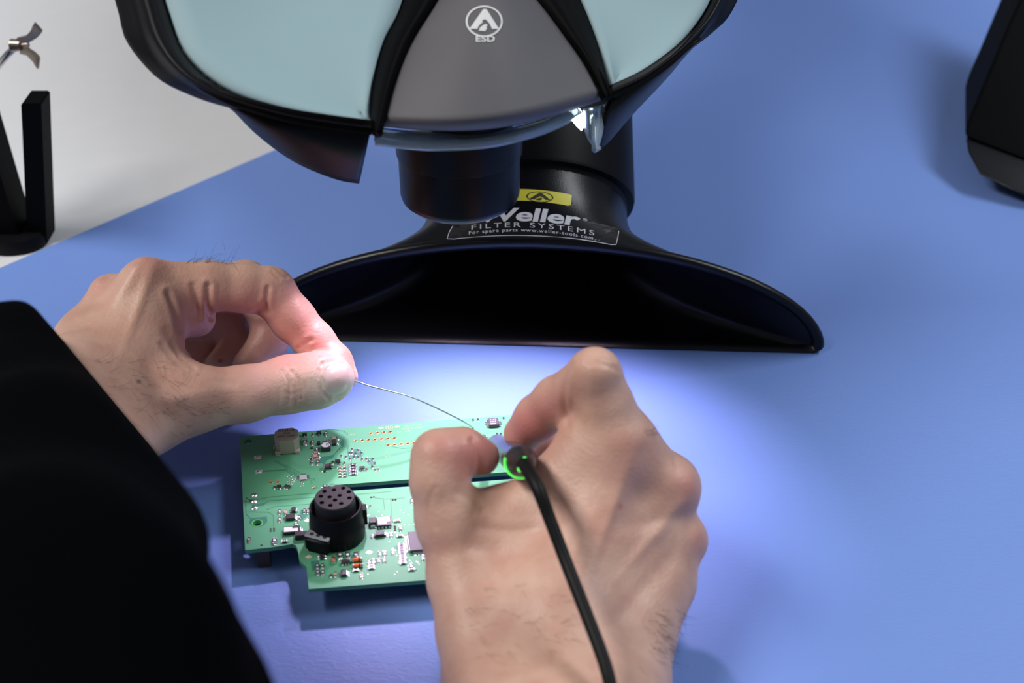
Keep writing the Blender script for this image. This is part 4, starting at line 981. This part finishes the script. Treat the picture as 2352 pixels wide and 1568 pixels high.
# hairs
rh = random.Random(5); hm = MB()
def hair(px, py, ang, ln, curl=.6, r=.045, lift=1.0):
    p0 = hit(skin_bvh, px, py, 0.0)
    if p0 is None: return
    a = ang; x, y = px, py; pts = [p0]; n = 7; q = p0
    for i in range(1, n):
        a += rh.gauss(curl / n, .12); x += math.cos(a) * ln / n; y += math.sin(a) * ln / n
        hh = hit(skin_bvh, x, y, .12 + lift * .5 * math.sin(math.pi * i / n) )
        dq = (topx([q])[2][0]); q = hh if hh is not None and (hh - q).length < 4 else W(x, y, dq)
        pts.append(q)
    hm.tube(pts, [r * (1 - .8 * i / n) for i in range(n)], 3, False)
for _ in range(60): hair(rh.uniform(215, 420), rh.uniform(820, 1000), rh.uniform(-.2, 1.3), rh.uniform(25, 60), rh.uniform(-1.4, 1.0))
for _ in range(46): hair(rh.uniform(360, 520), rh.gauss(935, 14), rh.uniform(-.4, .5), rh.uniform(18, 36), rh.uniform(-.8, .8))
for _ in range(30): hair(rh.uniform(425, 540), rh.uniform(600, 606), rh.uniform(-1.2, .1), rh.uniform(30, 70), rh.uniform(-1.6, 1.6), lift=2.0)
for _ in range(90): hair(rh.gauss(1530, 26), rh.uniform(1400, 1530), rh.uniform(.2, 1.2), rh.uniform(22, 46), rh.uniform(-1, 1))
for _ in range(60): hair(rh.uniform(1060, 1320), rh.uniform(1330, 1530), rh.uniform(-.4, .9), rh.uniform(25, 50), rh.uniform(-1, 1), r=.035)
for _ in range(10): hair(rh.uniform(1478, 1500), rh.uniform(985, 1002), rh.uniform(-.9, .2), rh.uniform(14, 26), 1.0)
hm.build('hair', M['hair'], person, fix=False)['kind'] = 'stuff'

# sleeve of the left arm
def sdf_mesh_obj(S_, name, m, parent, relax_n=3):
    V_, F_ = S_.mesh(); V_ = relax(V_, F_, relax_n); b = np.array(BASE[parent])
    me = bpy.data.meshes.new(name); me.from_pydata(((V_ - b) * MM).tolist(), [], F_.tolist()); me.polygons.foreach_set('use_smooth', [True] * len(F_)); me.materials.append(m)
    o = bpy.data.objects.new(name, me); COL.objects.link(o); o.parent = parent; BASE[o] = BASE[parent]; return o
SL = SDF((-290, 60, 0), (-15, 470, 250), 2.0)
SL.chain([(262, 900, 492, 168), (60, 1000, 402, 290), (88, 1250, 310, 352), (60, 1600, 240, 470), (0, 2100, 205, 600)], 10, 12)
SL.chain([(470, 1640, 262, 155), (300, 1900, 240, 300)], 12)
xs = S_ = None
a_ = np.array(W(118, 750, 486)); b_ = np.array(W(382, 1066, 480)); ed = b_ - a_; ed /= np.linalg.norm(ed)
vdir = np.cross(ed, np.array(CAM) - (a_ + b_) / 2); vdir /= np.linalg.norm(vdir)
if vdir[0] < 0: vdir = -vdir
X, Y, Z = np.meshgrid(*SL.ax, indexing='ij', sparse=True)
pl = (X - a_[0]) * vdir[0] + (Y - a_[1]) * vdir[1] + (Z - a_[2]) * vdir[2]
wob = np.sin(X * .16 + Z * .1) * 1.2 + np.sin(Y * .11 + X * .05) * 1.0
SL.F = -smin(-(SL.F + wob * .6), -pl, 3.0).astype(np.float32)
sdf_mesh_obj(SL, 'sleeve', M['cloth'], person)['label'] = 'black knitted sleeve'
SR = SDF((-50, 60, 0), (140, 300, 140), 2.5)
SR.chain([(1280, 1800, 376, 200), (1330, 2100, 320, 300), (1400, 2700, 250, 460)], 8, 8)
X, Y, Z = np.meshgrid(*SR.ax, indexing='ij', sparse=True); SR.F = -smin(-SR.F, -(Y - 262 + 0 * X + 0 * Z), 3.0).astype(np.float32)
sdf_mesh_obj(SR, 'sleeve', M['cloth'], person)['label'] = 'black knitted sleeve'

#%%SIDE
# ------------------------------------------------------------------ black stand at the left edge
st = thing('equipment_stand', 'black upright stand at the left edge, standing on the white desk', 'stand', P(60, 560, -2))
def prism(mb, lowpx, z0, toppx, D_add, mi=0):
    pass
bq = P(88, 556, -2); mb = MB()
tq = W(82, 226, 628)
w0, w1, dd = 4.7, 4.4, 7.0
mb.loft([[c + Vector((sx * wd, sy * dd, 0)) for sx, sy in ((-1, -1), (1, -1), (1, 1), (-1, 1))] for c, wd in ((bq + Vector((0, 5, 0)), w0), (tq, w1), (tq + Vector((0, 0, .8)), w1 - .8))], True, True)
mb.build('upright', M['black_soft'], st)
mb = MB(); c = P(35, 560, -2)
mb.loft([[c + Vector((x, y, z)) for x, y in circ(0, 0, r, r * .8, 40)] for z, r in ((0, 15), (5, 15.3), (7, 14.4))], True, True); mb.build('foot', M['black'], st, smooth=True, angle=40)
mb = MB(); c = P(10, 545, -2); mb.loft([[c + Vector((sx * a + ox, sy * 10, z)) for sx, sy in ((-1, -1), (1, -1), (1, 1), (-1, 1))] for z, a, ox in ((5, 11, 0), (95, 8, -4), (120, 5, -6))], True, True); pn_ = mb.build('panel', M['black_soft'], st)
mb = MB(); mb.box(c + Vector((3, -10.6, 55)), (4, .4, 20), bev=.3); mb.build('screen', M['screen'], st)
mb = MB(); q = W(46, 104, 650); mb.tube([q + Vector((-30, 6, -28)), q + Vector((-8, 4, -6)), q + Vector((-1, 2, 0))], 1.6, 12); arm_ = mb.build('bracket', M['steel'], st, smooth=True)
mb = MB(); mb.lathe(q + Vector((-2, 0, 0)), (1, -.2, .1), [(-2, 1.6), (-1.8, 3.0), (3, 2.6), (3.2, 1.2), (6.5, 1.2)], 18)
for s, tp in ((1, (88, 62, 645)), (-1, (90, 146, 645))):
    e_ = W(*tp); a0 = q + Vector((0, 0, s * 2.0)); t = (e_ - a0); L_ = t.length; t.normalize(); side = t.cross(Vector((0, 1, 0))).normalized(); dp = Vector((0, 1, 0))
    rr = []
    for k_, wd, th in ((0, 1.6, 1.4), (.35, 1.5, 1.2), (.7, 2.0, 1.3), (.92, 2.5, 1.4), (1.0, 2.4, 1.2)):
        cc_ = a0 + t * L_ * k_ + side * (-s * 1.6 * math.sin(k_ * math.pi)); rr.append([cc_ + side * wd * sx + dp * th * sy for sx, sy in ((-1, -1), (0, -1.2), (1, -1), (1, 1), (0, 1.2), (-1, 1))])
    mb.loft(rr, True, True)
mb.build('wing_nut', M['wing'], st, smooth=True, angle=40, label='bronzed metal wing nut')

# ------------------------------------------------------------------ black box at the right edge
bxx = thing('equipment_box', 'black plastic device with an angled lower edge at the right end of the blue mat', 'device', P(2330, 440, 0))
def hull(pts, name, m, parent, bev=1.5):
    bm = bmesh.new(); vv = [bm.verts.new(p) for p in pts]; bmesh.ops.convex_hull(bm, input=vv)
    bmesh.ops.delete(bm, geom=[v for v in bm.verts if not v.link_faces], context='VERTS'); bmesh.ops.dissolve_limit(bm, angle_limit=.03, verts=bm.verts, edges=bm.edges)
    bm.verts.index_update(); mb = MB(); mb.add([v.co for v in bm.verts], [[v.index for v in f.verts] for f in bm.faces]); bm.free()
    o = mb.build(name, m, parent); md = o.modifiers.new('b', 'BEVEL'); md.width = bev * MM; md.segments = 3; o.data.polygons.foreach_set('use_smooth', [True] * len(o.data.polygons)); o.data.set_sharp_from_angle(angle=.5); return o
up = []
for px, py, D in ((2215, 313, 722), (2222, 285, 724), (2262, 195, 735), (2312, 68, 752), (2420, -170, 790)):
    a0 = W(px, py, D); up += [a0, a0 + Vector((16, 60, 0))]
for px, py, D in ((2460, 408, 700), (2700, 460, 690), (2700, -150, 780)): up.append(W(px, py, D))
hull(up, 'housing', M['black_soft'], bxx)
lo_ = []
for px, py, D in ((2217, 318, 722), (2222, 352, 716), (2248, 401, 706), (2290, 416, 703), (2345, 448, 697), (2460, 412, 700), (2460, 500, 690), (2700, 470, 690), (2700, 540, 690)):
    a0 = W(px, py, D); a0.z = max(a0.z, 1.0); lo_.append(a0)
lo_ += [W(2217, 318, 722) + Vector((16, 50, 0)), W(2248, 401, 708) + Vector((20, 50, 0)), W(2700, 470, 700) + Vector((10, 60, 0))]
hull(lo_, 'base', M['hood'], bxx)
for px, py in ((2335, 440), (2500, 480)):
    q = P(px, py, 0); mb = MB(); mb.lathe(q + Vector((8, 14, .1)), (0, 0, 1), [(0, 6), (9, 6)], 20); mb.build('foot', M['black_soft'], bxx)
